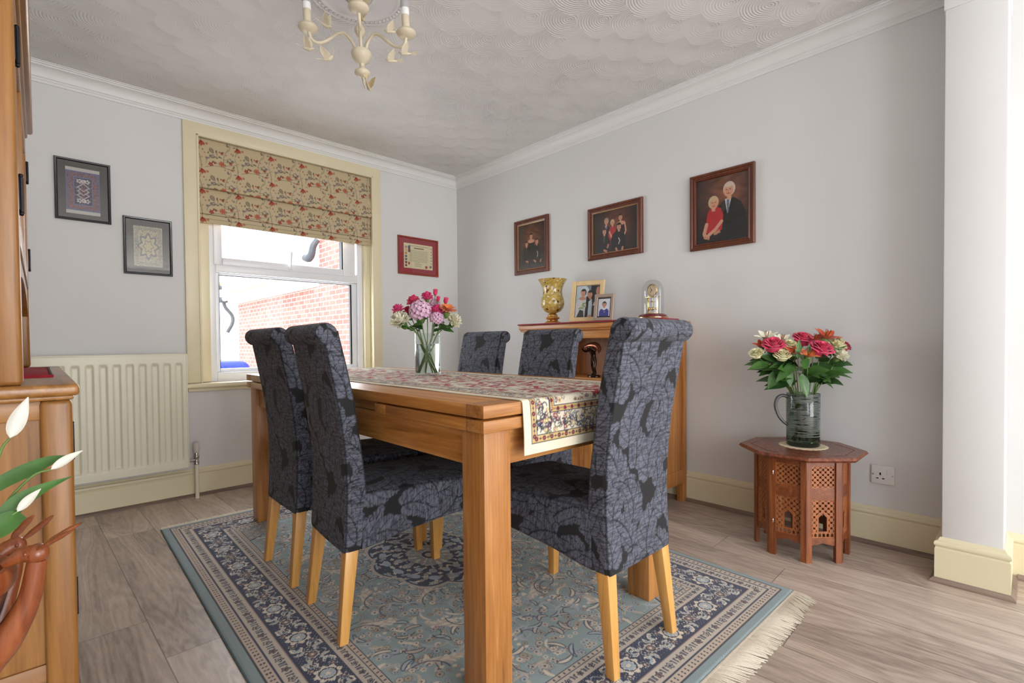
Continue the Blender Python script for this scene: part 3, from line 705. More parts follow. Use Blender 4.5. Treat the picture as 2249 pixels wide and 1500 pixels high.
# corner pieces
cu, cv = U-.285, V_-.285
cr = np.hypot(cu, cv*.8)*(1+.10*np.abs(np.sin(4*np.arctan2(cv, cu+1e-6))))
inn = (cu > 0) & (cv > 0)
bmask(inn & (cr < .155), NAVY); bmask(inn & (cr < .147), (166, 160, 148))
for k in range(70):
    a, q = R.uniform(.05, 1.5), R.uniform(.01, .14); D.flower(.285+q*math.cos(a), .285+q*math.sin(a)/.8, R.uniform(.007, .011), R.choice([LBL, CRM, TEAL]), R.choice([NAVY, BRN]), 6, edge=NAVY)
# border bands
band(0, .285, BEI); band(0, .030, TEAL2); band(.030, .034, (66, 64, 74))
band(.034, .062, (202, 186, 170))
p = (ss/.019) % 1.0; bmask((dd > .041)&(dd < .055)&(np.abs(p-.5) < .17)&(np.abs(dd-.048) > .0016), (66, 62, 74))
band(.062, .067, NAVY)
def floral_band(a, b_, per, bg):
    band(a, b_, bg); m = (a+b_)/2; hw = (b_-a)/2; q = ((ss/per) % 1.0)*per-per/2; dy = dd-m; i = np.floor(ss/per)
    r_ = np.hypot(q, dy); t_ = np.arctan2(dy, q); ink = np.where((i % 2) == 0, 1.0, 0.0)
    inside = (np.abs(dy) < hw)
    pet = hw*.52*(1+.22*np.cos(5*t_)); bmask(inside & (r_ < pet) & (r_ > pet-.0045), (70, 72, 88)); bmask(inside & (r_ < pet-.0045)&(ink > .5), (150, 118, 106)); bmask(inside & (r_ < .004), NAVY)
    bmask(inside & (np.abs(np.abs(q)-per*.40) < .0035)&(np.abs(dy) < hw*.45), (96, 98, 108)); bmask(inside & (np.hypot(np.abs(q)-per*.33, dy-hw*.4) < .0035), (80, 84, 100))
floral_band(.067, .112, .056, (204, 194, 180)); band(.112, .116, (160, 134, 126)); band(.116, .119, NAVY)
# main navy border with scrolling stems, rosettes and curled leaves
a0, a1 = .119, .222; band(a0, a1, NAVY); cm = (a0+a1)/2; hw = (a1-a0)/2; P_ = .232
q = ((ss/P_) % 1.0)*P_-P_/2; dy = dd-cm; ins = (np.abs(dy) < hw-.002)
ph = 2*PI*ss/P_
for amp, sh, w_, c in ((.030, 0, .0045, CRM), (.040, PI/2, .0032, LBL), (-.030, PI, .0045, CRM), (.024, .8, .003, BEI)):
    yy_ = amp*np.sin(ph*(2 if amp > .035 else 1)+sh); sl = np.sqrt(1+(amp*2*PI/P_*np.cos(ph+sh))**2); bmask(ins & (np.abs(dy-yy_)/sl < w_/2), c)
def rosette(qx, qy, r, c1, c2):
    x_, y_ = ((ss-qx+P_/2) % P_)-P_/2, dy-qy; r_ = np.hypot(x_, y_); t_ = np.arctan2(y_, x_)
    e = r*(1+.14*np.cos(8*t_)); bmask(ins & (r_ < e+.004), NAVY); bmask(ins & (r_ < e), c1); bmask(ins & (np.abs(r_-r*.66) < .0025), NAVY); bmask(ins & (r_ < r*.55), c2); bmask(ins & (r_ < r*.22), CRM)
def curl(qx, qy, r, a_, c):
    x_, y_ = ((ss-qx+P_/2) % P_)-P_/2, dy-qy; r_ = np.hypot(x_, y_); t_ = (np.arctan2(y_, x_)-a_) % (2*PI)
    e = r*(1-.13*t_); bmask(ins & (np.abs(r_-e) < .0038*(1-t_/7))&(t_ < 4.6), c); bmask(ins & (np.abs(r_-e*.55) < .0028)&(t_ < 3.5), LBL)
for k_ in (-1, 1):
    curl(P_*.27*k_, .020*k_, .026, 1.0 if k_ > 0 else 4.0, CRM); curl(P_*.27*k_, -.024*k_, .021, 4.2 if k_ > 0 else .9, CRM); curl(P_*.5+.03*k_, .026, .017, 2.0, BEI); curl(P_*.5+.03*k_, -.026, .017, 5.0, BEI)
    rosette(P_*.16*k_, .030, .012, LBL, (150, 118, 106)); rosette(P_*.16*k_, -.030, .012, BEI, (150, 118, 106)); rosette(P_*.36*k_, 0, .011, CRM, NAVY)
rosette(0, 0, .036, CRM, LBL); rosette(P_/2, 0, .020, BEI, (150, 118, 106))
hx = np.sin(ss*410)*np.sin(dd*430+1.3); bmask(ins & (hx > .80), (120, 130, 146))
band(.222, .225, NAVY); floral_band(.225, .262, .050, (202, 192, 180)); band(.262, .265, NAVY); band(.265, .282, (204, 190, 174))
p = (ss/.021) % 1.0; bmask((dd > .270)&(dd < .278)&(np.abs(p-.5) < .14), (96, 88, 92)); band(.282, .285, NAVY)
A = np.concatenate([D.A, D.A[-2::-1]], 0); A = np.concatenate([A, A[:, -2::-1]], 1)
rug = thing('area_rug', 'fringed teal and navy oriental rug under the dining table', 'rug', (.385, .628, 0), math.radians(-1.0))
nx, ny = A.shape[:2]; gx, gy = np.meshgrid(np.linspace(0, RW, nx), np.linspace(0, RL, ny), indexing='ij')
gz = np.full(gx.shape, .0095); ed = np.minimum(np.minimum(gx, RW-gx), np.minimum(gy, RL-gy)); gz -= .004*np.clip(1-ed/.006, 0, 1)
M_RUG = vmat('woven_wool_pile', 1.0, .3, .6, 900, .22, 620, .1)
link_mesh('pile', np_mesh('pile', np.stack([gx, gy, gz], -1).reshape(-1, 3), grid_quads(nx, ny), (), A.reshape(-1, 3)), M_RUG, rug, 0)
M_RUGB = pmat('rug_backing', (84, 106, 112), 1.0, .1, 60)
b = NB(); bx(b, -.004, RW+.004, -.001, RL+.001, .0006, .006, .002); obj('backing', b, M_RUGB, rug)
M_FRINGE = pmat('cream_cotton_fringe', (228, 218, 200), 1.0, .08, 200)
def fringe(y0, sgn, ln):
    r = random.Random(2); b = NB()
    bx(b, 0, RW, min(y0, y0+sgn*.012), max(y0, y0+sgn*.012), .001, .008, .003)
    for k in range(430):
        x = RW*(k+.5)/430; ph = 2*math.sin(x*7)+1.2*math.sin(x*19+1); L = ln*(r.uniform(.82, 1.06)); dx = .012*ph*ln/.08+r.uniform(-.006, .006)
        pts = [(x+r.uniform(-.001, .001), y0+sgn*.008, .005), (x+dx*.35+r.uniform(-.003, .003), y0+sgn*L*.45, .0055+r.uniform(0, .003)), (x+dx+r.uniform(-.004, .004), y0+sgn*L, .0025+r.uniform(0, .003))]
        tube(b, spline(pts, 3), [.0034, .0032, .0018], 5, cap=False)
    return obj('fringe', b, M_FRINGE, rug)
fringe(0, -1, .085); fringe(RL, 1, .045)

# ================================================================== DINING TABLE
OK_ = ((134, 82, 36), (180, 120, 60), (212, 154, 90))
M_OAKX = wood('oak_grain_across', *OK_, axis='x'); M_OAKY = wood('oak_grain_along', *OK_, axis='y', rough=.3); M_OAKZ = wood('oak_grain_upright', *OK_, axis='z')
TB = thing('dining_table', 'oak extending dining table standing on the rug', 'table', (.79, .931, .0097), math.radians(-.45))
tz = .778-.0097
TX0, TX1, TY0, TY1 = -.016, .858, -.018, 1.932
def board(name, x0, x1, y0, y1, z0, z1, par=TB):
    b = NB(); e = .07
    bx(b, x0, x1, y0+e, y1-e, z0, z1, .003, 0); bx(b, x0, x1, y0, y0+e, z0, z1, .003, 1); bx(b, x0, x1, y1-e, y1, z0, z1, .003, 1)
    return obj(name, b, [M_OAKY, M_OAKX], par, 30)
board('tabletop', TX0, TX1, TY0, TY1, tz-.033, tz)
def leafb(y0, y1):
    return board('extension_leaf', TX0+.001, TX1-.001, y0, y1, tz-.0695, tz-.0385)
leafb(TY0+.001, TY0+.55); leafb(TY1-.55, TY1-.001)
b = NB(); bx(b, TX0+.025, TX1-.025, TY0+.03, TY1-.03, tz-.0385, tz-.033, 0); bx(b, TX0+.02, TX1-.02, TY0+.56, TY1-.56, tz-.065, tz-.033); obj('leaf_runner', b, M_OAKY, TB)
b = NB(); za, zb = tz-.165, tz-.0705
bx(b, .012, .030, .085, TY1-.11, za, zb, .002); obj('apron', b, M_OAKY, TB); b = NB(); bx(b, .812, .830, .085, TY1-.11, za, zb, .002); obj('apron', b, M_OAKY, TB)
b = NB(); bx(b, .085, .757, .014, .032, za, zb, .002); obj('apron', b, M_OAKX, TB); b = NB(); bx(b, .085, .757, TY1-.05, TY1-.032, za, zb, .002); obj('apron', b, M_OAKX, TB)
for (lx, ly) in ((0, 0), (.752, 0), (0, 1.826), (.752, 1.826)):
    b = NB(); bx(b, lx, lx+.09, ly, ly+.09, 0, tz-.0705, .003); obj('leg', b, M_OAKZ, TB, 30)

# ================================================================== TABLE RUNNER
rw, drop = .64, .150
R = random.Random(9)
D = Draw(rw, 2.30, .0025, (226, 216, 196))
U, V_ = D.X, D.Y; Lr = 2.30
allw = (slice(0, D.nx), slice(0, D.ny)); de = np.minimum(np.minimum(U, rw-U), np.minimum(V_, Lr-V_))
def bm2(m, c): D.put(allw, m.astype(float), c)
RED, DRED, NV, GRN, GLD = (166, 38, 58), (140, 32, 44), (58, 62, 92), (104, 112, 84), (206, 178, 122)
for k in range(2300):
    x, y = R.uniform(.09, rw-.09), R.uniform(.09, Lr-.09); D.flower(x, y, R.uniform(.005, .009), R.choice([NV, GRN, DRED, (150, 140, 130), GLD, (110, 108, 120)]), R.choice([(240, 232, 214), RED]), 5, R.random()*3)
for k in range(420):
    x, y = R.uniform(.09, rw-.09), R.uniform(.09, Lr-.09); D.line(curve2((x, y), R.uniform(0, 6.3), R.uniform(.03, .06), R.choice([-2, 2])), .003, R.choice([NV, (140, 136, 130), GRN]))
for i, yc in enumerate(np.arange(.27, Lr, .29)):
    mx_, my_ = U-rw/2, V_-yc; r_ = np.hypot(mx_/1.25, my_); t_ = np.arctan2(my_, mx_/1.25)
    e = .118*(1+.13*np.cos(8*t_)); bm2((r_ < e)&(r_ > e-.020), RED); bm2((np.abs(r_-.072) < .016)&(np.sin(9*t_) > -.2), RED); bm2((r_ < .034)&(np.abs(np.sin(5*t_)) > .4), DRED); bm2(r_ < .013, GLD)
    for k in range(30):
        a = R.uniform(0, 6.28); q = R.uniform(.03, .115); D.flower(rw/2+q*1.25*math.cos(a), yc+q*math.sin(a), .0085, R.choice([(238, 228, 206), RED, GLD]), NV, 5)
    for sx in (-1, 1):
        r_ = np.hypot((U-rw/2-sx*.205), V_-yc-.145); t_ = np.arctan2(V_-yc-.145, U-rw/2-sx*.205); bm2((r_ < .058*(1+.2*np.cos(6*t_)))&(r_ > .036), RED); bm2((r_ < .022)&(np.abs(np.sin(3*t_)) > .4), DRED)
def bnd(a, c, cc): bm2((de >= a)&(de < c), cc)
bnd(0, .125, (228, 220, 200)); bnd(0, .026, (236, 227, 204)); bnd(.026, .029, (52, 50, 56)); bnd(.029, .046, GLD); bnd(.046, .0495, NV)
sss = np.where(np.minimum(U, rw-U) < np.minimum(V_, Lr-V_), V_, U)
q = ((sss/.030) % 1.0-.5)*.030; rq = np.hypot(q, de-.0375); bm2((rq < .0062), NV); bm2((rq < .0048), DRED); bm2((rq < .0018), GLD); bm2(np.hypot(np.abs(q)-.0105, de-.0375) < .0022, DRED); bm2(np.hypot(np.abs(q)-.015, de-.0375) < .0026, NV)
for k in range(2600):
    e_ = R.random(); sd = R.random() < .22
    o_ = R.uniform(.052, .098)
    if sd: x, y = R.uniform(.06, rw-.06), (o_ if R.random() < .5 else Lr-o_)
    else: x, y = (o_ if R.random() < .5 else rw-o_), R.uniform(.06, Lr-.06)
    if R.random() < .5: D.line(curve2((x, y), R.uniform(0, 6.3), .022, R.choice([-2.5, 2.5]), 6), .0036, R.choice([(40, 40, 52), (60, 60, 70), NV, GRN]))
    else: D.flower(x, y, R.uniform(.0055, .009), R.choice([NV, DRED, (84, 84, 96), GLD]), (240, 230, 210), 5)
bnd(.100, .103, NV); bnd(.103, .119, GLD); rq = np.hypot(q, de-.111); bm2((rq < .0062), NV); bm2((rq < .0048), DRED); bm2(np.hypot(np.abs(q)-.0105, de-.111) < .0022, DRED); bm2(np.hypot(np.abs(q)-.015, de-.111) < .0026, NV); bnd(.119, .122, NV)
rn = thing('table_runner', 'cream and red patterned runner hanging over the near end of the oak table', 'table runner', (.902, .931, .778), math.radians(-.45))
yn, rb = -.018-.006, .010
def rnf(X, Y):
    s_ = Y-drop; k = np.clip(s_, -9, 9); zt = .0035
    lf = np.clip((-s_)/ (rb*PI/2), 0, 1)*PI/2; dn = np.clip(-s_-rb*PI/2, 0, 9)
    y = np.where(s_ >= 0, yn+rb+s_, yn+rb-rb*np.sin(lf)-.004*np.sin(dn*18)-.02*dn)
    z = np.where(s_ >= 0, zt+.0007*np.sin(X*31+Y*11), zt-rb+rb*np.cos(lf)-dn)
    far = (Y-(drop+1.975)); dn2 = np.clip(far, 0, 9); y = np.where(far > 0, yn+rb+1.975, y); z = np.where(far > 0, zt-dn2, z)
    return X-.02*dn*0, y, z
M_RUN = vmat('woven_runner', .95, .15, .5, 800, .10, 520, .2)
c_ = sheet('runner_cloth', D, rnf, M_RUN, rn, smooth=60)
sm = c_.modifiers.new('cloth_thickness', 'SOLIDIFY'); sm.thickness = .0028; sm.offset = -1

# ================================================================== CHAIRS
TW, TH = .345, .46
CH, SL, VN, ST = (40, 40, 42), (97, 100, 113), (34, 35, 39), (106, 109, 121)
DT = Draw(TW, TH, .0015, CH)
LN = np.zeros((DT.nx, DT.ny), np.float32)      # how leafy each thread is
def frond(x, y, hd, L, bd, W, n=5):
    """a scrolling acanthus frond: a bent rib with overlapping pointed lobes on both sides"""
    for ox in (-1, 0, 1):
        for oy in (-1, 0, 1):
            rib = curve2((x*TW+ox*TW, y*TH+oy*TH), hd, L, bd, 24)
            if not (-.2 < rib[12][0] < TW+.2 and -.2 < rib[12][1] < TH+.2): continue
            for k in range(n, -1, -1):
                t = (k+.35)/(n+.6); i = min(22, int(t*23)); th = math.atan2(rib[i+1][1]-rib[i][1], rib[i+1][0]-rib[i][0]); l = W*(1.25-.75*abs(t-.35)-.35*t)
                for s in (-1, 1):
                    c = curve2(rib[i], th+s*1.05, l, -s*.75, 9); DT.leaf(c, l*.36, SL, lobes=3, lob=.16, vein=VN, edge=CH)
            DT.leaf(curve2(rib[21], math.atan2(rib[24][1]-rib[21][1], rib[24][0]-rib[21][0]), W*.9, bd*.3, 8), W*.3, SL, lobes=2, lob=.15, vein=VN, edge=CH)
            DT.line(rib, .0032, VN)
for a in ((.40, .20, 1.2, .15, 1.3, .054), (.93, .20, 1.9, .15, -1.3, .054), (.62, .42, 1.5, .15, -1.2, .052), (.36, .70, 1.7, .15, 1.2, .052), (.10, .93, 1.5, .14, -1.3, .050), (.78, .04, 1.5, .13, .9, .046),
          (.16, .02, 1.25, .20, 1.5, .064), (.62, .10, 1.9, .20, -1.7, .064), (.30, .36, 1.9, .19, -1.6, .062), (.86, .40, 1.2, .19, 1.6, .062), (.06, .64, 1.3, .18, 1.7, .060), (.56, .62, 1.7, .19, -1.4, .062), (.86, .82, 1.9, .17, -1.8, .058), (.36, .86, 1.1, .17, 1.8, .058)): frond(*a)
for (x, y, hd, L, bd) in ((.48, .0, 1.4, .13, 2.2), (.70, .55, 1.5, .12, 2.4), (.20, .60, 1.6, .12, -2.2)):
    for ox in (-1, 0, 1):
        for oy in (-1, 0, 1): DT.line(curve2((x*TW+ox*TW, y*TH+oy*TH), hd, L, bd, 18), .0028, VN)
rs = np.random.RandomState(4)
nzr = rs.rand(DT.nx, DT.ny)
k = np.ones(19)/19; st_ = np.apply_along_axis(lambda c: np.convolve(np.concatenate([c, c, c]), k, 'same')[len(c):2*len(c)], 0, nzr)
st_ = (st_-st_.mean())/st_.std(); lum = DT.A.mean(-1); lm = np.clip((lum-lin(60, 60, 60)[0])/.05, 0, 1)
DT.A *= (1-(.42*np.clip(st_*.9+.1, -.5, 1.2))*lm)[..., None]
M_FAB = vmat('charcoal_leaf_damask', .85, .06, .35, 1400, .12, 900, .25)

def ring_rect(hw, th, rc, n_x, n_y, n_c):
    """rounded rectangle: x in +-hw, d in 0..th; starts mid-way along d=0 and runs round; returns (x, d, arclength)"""
    pts = []
    def seg(p, q, n): 
        for i in range(n): pts.append((p[0]+(q[0]-p[0])*i/n, p[1]+(q[1]-p[1])*i/n))
    def arc(c, a0_, n):
        for i in range(n): a = a0_+PI/2*i/n; pts.append((c[0]+rc*math.cos(a), c[1]+rc*math.sin(a)))
    seg((-(hw-rc)*0, 0), (hw-rc, 0), n_x//2); arc((hw-rc, rc), -PI/2, n_c); seg((hw, rc), (hw, th-rc), n_y); arc((hw-rc, th-rc), 0, n_c)
    seg((hw-rc, th), (-(hw-rc), th), n_x); arc((-(hw-rc), th-rc), PI/2, n_c); seg((-hw, th-rc), (-hw, rc), n_y); arc((-(hw-rc), rc), PI, n_c)
    seg((-(hw-rc), 0), (0, 0), n_x//2)
    P = np.array(pts); Lc = np.concatenate([[0], np.cumsum(np.hypot(*(np.roll(P, -1, 0)-P).T))])
    return P, Lc[:-1]
def interp(t, tab): a = np.array(tab); return np.interp(t, a[:, 0], a[:, 1])
def smooth_tab(tab, n=200):
    t = np.linspace(tab[0][0], tab[-1][0], n); v = np.interp(t, [a for a, _ in tab], [c for _, c in tab]); k = 17
    vp = np.concatenate([2*v[0]-v[k:0:-1], v, 2*v[-1]-v[-2:-k-2:-1]]); return np.stack([t, np.convolve(vp, np.ones(k)/k, 'same')[k:-k]], -1)

def backrest_mesh():
    zs = np.arange(.272, .962, .0026)
    yb = smooth_tab([(.26, -.004), (.35, .002), (.47, .006), (.58, .002), (.69, -.010), (.80, -.030), (.92, -.054), (1.0, -.068)])
    yf = smooth_tab([(.26, .050), (.35, .066), (.455, .074), (.57, .061), (.66, .048), (.752, .036), (.86, .014), (.955, -.008), (1.0, -.016)])
    hwt = [(.26, .163), (.30, .168), (.6, .170), (1.0, .168)]
    V, Cc = [], []; npx, npy, nc = 116, 16, 5; n = None
    for i, z in enumerate(zs):
        b0, f0 = np.interp(z, yb[:, 0], yb[:, 1]), np.interp(z, yf[:, 0], yf[:, 1]); hw = interp(z, hwt); th = f0-b0
        e = min(1, (z-.272)/.016); sh = .007*(1-math.sqrt(max(0, 1-(1-e)**2)))
        P, Ls = ring_rect(hw-sh, th-2*sh, .011, npx, npy, nc); n = len(P)
        # soft crown on the front face, sagging lower edge
        d = P[:, 1]; crown = np.where(d > th*.6, .006*(1-(P[:, 0]/hw)**2), np.where(d < .002, -.003*(1-(P[:, 0]/hw)**2), 0))
        V.append(np.stack([P[:, 0], b0+sh+d+crown, np.full(n, z)], -1))
        u = np.where(np.arange(n) < npx//2+2*nc+npy+npx, Ls, Ls-Ls[-1]); col = DT.sample(u+.17, np.full(n, z))
        seam = (np.abs(np.abs(P[:, 0])-hw) < .006) & ((d < .006) | (d > th-.007)); col = col.copy(); sm_ = seam & ((np.hypot(np.abs(P[:, 0])-hw+.0033, np.minimum(d, th-d)-.0033) < .0032))
        col[sm_] *= .35
        Cc.append(col)
    m = len(zs); V = np.array(V).transpose(1, 0, 2); Cc = np.array(Cc).transpose(1, 0, 2)
    q = grid_quads(n, m, True); ng = [np.arange(n)*m]
    V1, C1 = V.reshape(-1, 3), Cc.reshape(-1, 3)
    # the scroll along the top, a soft roll with gathered ends
    na, nxr = 84, 142; ang = np.linspace(0, 2*PI, na, endpoint=False); xs = np.linspace(-1, 1, nxr); hw = .168; V2 = np.zeros((na, nxr+28, 3)); C2 = np.zeros((na, nxr+28, 3)); cy, cz = -.046, .9525
    for i, a in enumerate(ang):
        rad = .0345*(1+.05*math.cos(a*2+.6))
        ca, sa = math.cos(a), math.sin(a)
        X = list(xs*hw); rr = [rad*(1-.10*max(0, (abs(x)-.93)/.07)**2) for x in xs]
        capr = list(np.linspace(.90, .02, 14)); capx = [hw+.0045*math.sin(min(1, (1-c)*2.2)*PI/2)-.003*(1-c) for c in capr]
        X = [-c for c in capx[::-1]]+X+capx; rr = [rad*c for c in capr[::-1]]+rr+[rad*c for c in capr]
        for j, (x, r_) in enumerate(zip(X, rr)):
            V2[i, j] = (x, cy+r_*ca, cz+r_*sa*1.02)
            C2[i, j] = (x, a*rad, 0)
    ux = C2[..., 0]+.17; vv = .97+C2[..., 1]*1.0
    C2 = DT.sample(ux, vv).copy()
    for sl in (slice(0, 14), slice(-14, None)): C2[:, sl] = DT.sample(V2[:, sl, 1]+.10, V2[:, sl, 2]-.80)
    C2[:, [13, 14]] *= .4; C2[:, [-15, -14]] *= .4
    q2 = grid_quads(na, nxr+28, True, len(V1))
    return np_mesh('backrest', np.concatenate([V1, V2.reshape(-1, 3)]), np.concatenate([q, q2]), ng, np.concatenate([C1, C2.reshape(-1, 3)]))
def seat_mesh():
    ys = np.concatenate([np.arange(.055, .53, .003), .53+.016*np.sin(np.linspace(0, PI/2, 9))])
    zt = smooth_tab([(.0, .456), (.2, .457), (.4, .452), (.55, .446)]); zb = smooth_tab([(.0, .273), (.06, .273), (.12, .286), (.2, .303), (.35, .322), (.55, .336)])
    hwt = [(.05, .166), (.1, .174), (.3, .190), (.55, .208)]
    V, Cc = [], []; n = None
    for y in ys:
        t, bz, hw = np.interp(y, zt[:, 0], zt[:, 1]), np.interp(y, zb[:, 0], zb[:, 1]), interp(y, hwt)
        e = max(0, (y-.53)/.016); sh = .020*(1-math.sqrt(max(0, 1-e*e)))
        P, Ls = ring_rect(hw-sh, t-bz-2*sh, .014, 128, 36, 5); n = len(P); d = P[:, 1]; th = t-bz
        crown = np.where(d > th*.7, .010*(1-(P[:, 0]/hw)**2), 0)
        x = P[:, 0]*(1+.012*np.sin(np.clip(d/th, 0, 1)*PI))
        V.append(np.stack([x, np.full(n, y), bz+sh+d+crown], -1))
        c = DT.sample(Ls+.1, np.full(n, y*.98+.12)).copy()
        c[(np.hypot(np.abs(P[:, 0])-hw+.004, np.minimum(d, th-d)-.004) < .004) & (d > th*.5)] *= .5
        Cc.append(c)
    m = len(ys); V = np.array(V).transpose(1, 0, 2).reshape(-1, 3); Cc = np.array(Cc).transpose(1, 0, 2).reshape(-1, 3)
    return np_mesh('seat', V, grid_quads(n, m, True), [np.arange(n)*m, np.arange(n)[::-1]*m+m-1], Cc)
M_CHLEG = wood('golden_beech_leg', (196, 138, 66), (222, 164, 88), (238, 186, 112), 'z', .35, 1.0, .3)
def build_chair(label, loc, rz):
    t = thing('dining_chair', label, 'chair', loc, rz, 'upholstered chairs round the dining table')
    link_mesh('backrest', backrest_mesh(), M_FAB, t, 50); link_mesh('seat', seat_mesh(), M_FAB, t, 50)
    for s in (-1, 1):
        b = NB(); taper(b, (s*.158, -.009, 0), (s*.142, .026, .300), (.0145, .014), (.021, .021), bev=.0025); obj('leg', b, M_CHLEG, t, 30)
    for s in (-1, 1):
        b = NB(); taper(b, (s*.192, .520, 0), (s*.186, .510, .350), (.0145, .0145), (.021, .021), bev=.0025); obj('leg', b, M_CHLEG, t, 30)
    return t
ZR = .0097
ch = build_chair('charcoal leaf-damask chair at the near end of the table, its back to the viewer', (1.279, .793, ZR), 0)
GC = 'upholstered chairs round the dining table'
copy_thing(ch, (.680, 1.612, ZR), -PI/2-math.radians(4.8), 'charcoal leaf-damask chair on the left of the table, nearer of the two there', GC)
copy_thing(ch, (.697, 2.092, ZR), -PI/2-math.radians(1.0), 'charcoal leaf-damask chair on the left of the table, farther one, nearest the window', GC)
copy_thing(ch, (1.800, 1.645, ZR), PI/2, 'charcoal leaf-damask chair on the right of the table, just left of the bronze statue', GC)
copy_thing(ch, (1.800, 2.150, ZR), PI/2, 'charcoal leaf-damask chair on the far right side, nearest the room corner', GC)
# ================================================================== SIDEBOARD
PN = ((150, 88, 38), (190, 124, 60), (214, 154, 88))
M_PX = wood('pine_grain_across', *PN, axis='x'); M_PY = wood('pine_grain_along', *PN, axis='y'); M_PZ = wood('pine_grain_upright', *PN, axis='z')
M_PZD = wood('pine_back_boards', (128, 72, 30), (160, 98, 44), (182, 120, 62), axis='z')
M_IRON = pmat('dark_iron', (48, 40, 36), .45, .1, 30, metal=.6)
SB = thing('sideboard', 'oak sideboard against the right wall with an open niche under its top', 'sideboard', (2.40, 1.36, 0))
L_, DP = 1.085, .338
tz_ = 1.046
b = NB(); bx(b, -.004, DP-.005, 0, L_, tz_-.030, tz_, .006); bx(b, .004, DP-.005, .008, L_-.008, tz_-.042, tz_-.028, .005); obj('top', b, M_PY, SB, 30)
zf = .085
for (x0, x1) in ((.018, .063), (DP-.055, DP-.012)):
    for (y0, y1) in ((.024, .066), (L_-.066, L_-.024)):
        b = NB(); bx(b, x0, x1, y0, y1, 0, tz_-.04, .003); obj('corner_post', b, M_PZ, SB, 30)
for (y0, y1) in ((.032, .050), (L_-.050, L_-.032)):
    b = NB(); bx(b, .06, DP-.05, y0, y1, .13, tz_-.05); bx(b, .06, DP-.05, y0-.006 if y0 < .5 else y0, y1+.0 if y0 < .5 else y1+.006, .11, .19, .002); bx(b, .06, DP-.05, y0-.006 if y0 < .5 else y0, y1 if y0 < .5 else y1+.006, tz_-.12, tz_-.045, .002); obj('side_panel', b, M_PZ, SB, 30)
b = NB(); bx(b, DP-.03, DP-.018, .05, L_-.05, .1, tz_-.04); obj('back_panel', b, M_PZD, SB)
b = NB(); bx(b, .022, .050, .06, L_-.06, tz_-.092, tz_-.040, .002); obj('top_rail', b, M_PY, SB)
b = NB(); bx(b, .022, .050, .06, L_-.06, .085, .145, .002); obj('plinth_rail', b, M_PY, SB)
b = NB(); bx(b, .022, DP-.02, .05, L_-.05, .690, .712, .003); obj('niche_shelf', b, M_PY, SB)
b = NB(); bx(b, .03, DP-.02, .05, L_-.05, .145, .16); obj('bottom_board', b, M_PY, SB)
for k in range(2):
    y0, y1 = .068+k*.476, .068+k*.476+.473
    b = NB()
    for a in ((y0, y0+.06, .147, .688), (y1-.06, y1, .147, .688), (y0+.06, y1-.06, .147, .21), (y0+.06, y1-.06, .625, .688)): bx(b, .020, .040, a[0], a[1], a[2], a[3], .002)
    bx(b, .027, .035, y0+.05, y1-.05, .2, .64); d = obj('door', b, M_PZ, SB, 30)
    b = NB(); yk = y1-.03 if k == 0 else y0+.03; lathe(b, [(0, 0), (.006, 0), (.006, .008), (.013, .014), (.013, .020), (0, .024)], 14, M=Matrix.Translation((.020, yk, .45)) @ Matrix.Rotation(-PI/2, 4, 'Y')); obj('knob', b, M_IRON, d)
M_RED = pmat('dark_red_felt', (150, 22, 38), .95, .08, 60, sheen=.3)
mat_ = thing('red_table_mat', 'long dark red cloth mat lying along the sideboard top', 'mat', (2.40, 1.36, tz_))
D = Draw(.18, 1.10, .01, (150, 22, 38)); y_ = D.Y-.008
zz = .0025+.0012*np.sin(D.Y*15)*np.sin(D.X*20)
V = np.stack([D.X-.006, y_, np.where((y_ < .0)|(y_ > L_), .0015, zz)], -1).reshape(-1, 3)
c_ = link_mesh('cloth', np_mesh('cloth', V, grid_quads(D.nx, D.ny)), M_RED, mat_, 60); sm = c_.modifiers.new('cloth_thickness', 'SOLIDIFY'); sm.thickness = .0085; sm.offset = 1
TOPZ = tz_+.0122

# gold mosaic hurricane vase
def m_mosaic():
    m, nt, b_ = new_mat('gold_mosaic_glass'); g = coords(nt)
    v = nt.nodes.new('ShaderNodeTexVoronoi'); v.inputs['Scale'].default_value = 78; nt.links.new(g, v.inputs['Vector'])
    sp = nt.nodes.new('ShaderNodeSeparateColor'); nt.links.new(v.outputs['Color'], sp.inputs[0])
    base = ramp(nt, sp.outputs[0], [(.0, lin(190, 160, 76)), (.5, lin(208, 180, 96)), (.84, lin(222, 198, 124)), (.9, lin(92, 56, 30)), (.95, lin(236, 214, 196))], 'CONSTANT')
    nt.links.new(base, b_.inputs['Base Color'])
    b_.inputs['Roughness'].default_value = .25; b_.inputs['Metallic'].default_value = .0; b_.inputs['Coat Weight'].default_value = .6
    bump(nt, b_, sp.outputs[1], .35, .001); return m
hv = thing('hurricane_vase', 'gold mosaic glass footed vase at the far end of the sideboard', 'vase', (2.555, 2.27, TOPZ))
b = NB(); lathe(b, [(0, .072), (.03, .073), (.055, .085), (.074, .108), (.081, .135), (.078, .165), (.069, .195), (.066, .215), (.070, .245), (.082, .275), (.098, .300), (.101, .303), (.098, .302), (.079, .274), (.066, .244), (.063, .215), (.066, .195), (.074, .165), (.077, .135), (.070, .11), (.05, .09), (0, .080)], 40); obj('bowl', b, m_mosaic(), hv, 60)
M_GOLD = pmat('brushed_gold', (212, 160, 92), .25, .08, 30, metal=.85)
b = NB(); lathe(b, [(0, 0), (.058, 0), (.058, .006), (.050, .014), (.036, .022), (.036, .03), (.040, .034), (.040, .044), (.036, .048), (.034, .054), (.034, .060), (.026, .068), (.02, .075), (0, .076)], 32)
for k in range(14): a = 2*PI*k/14; sph(b, (.040*math.cos(a), .040*math.sin(a), .039), .0075, seg=8, rings=6)
obj('foot', b, M_GOLD, hv, 50)

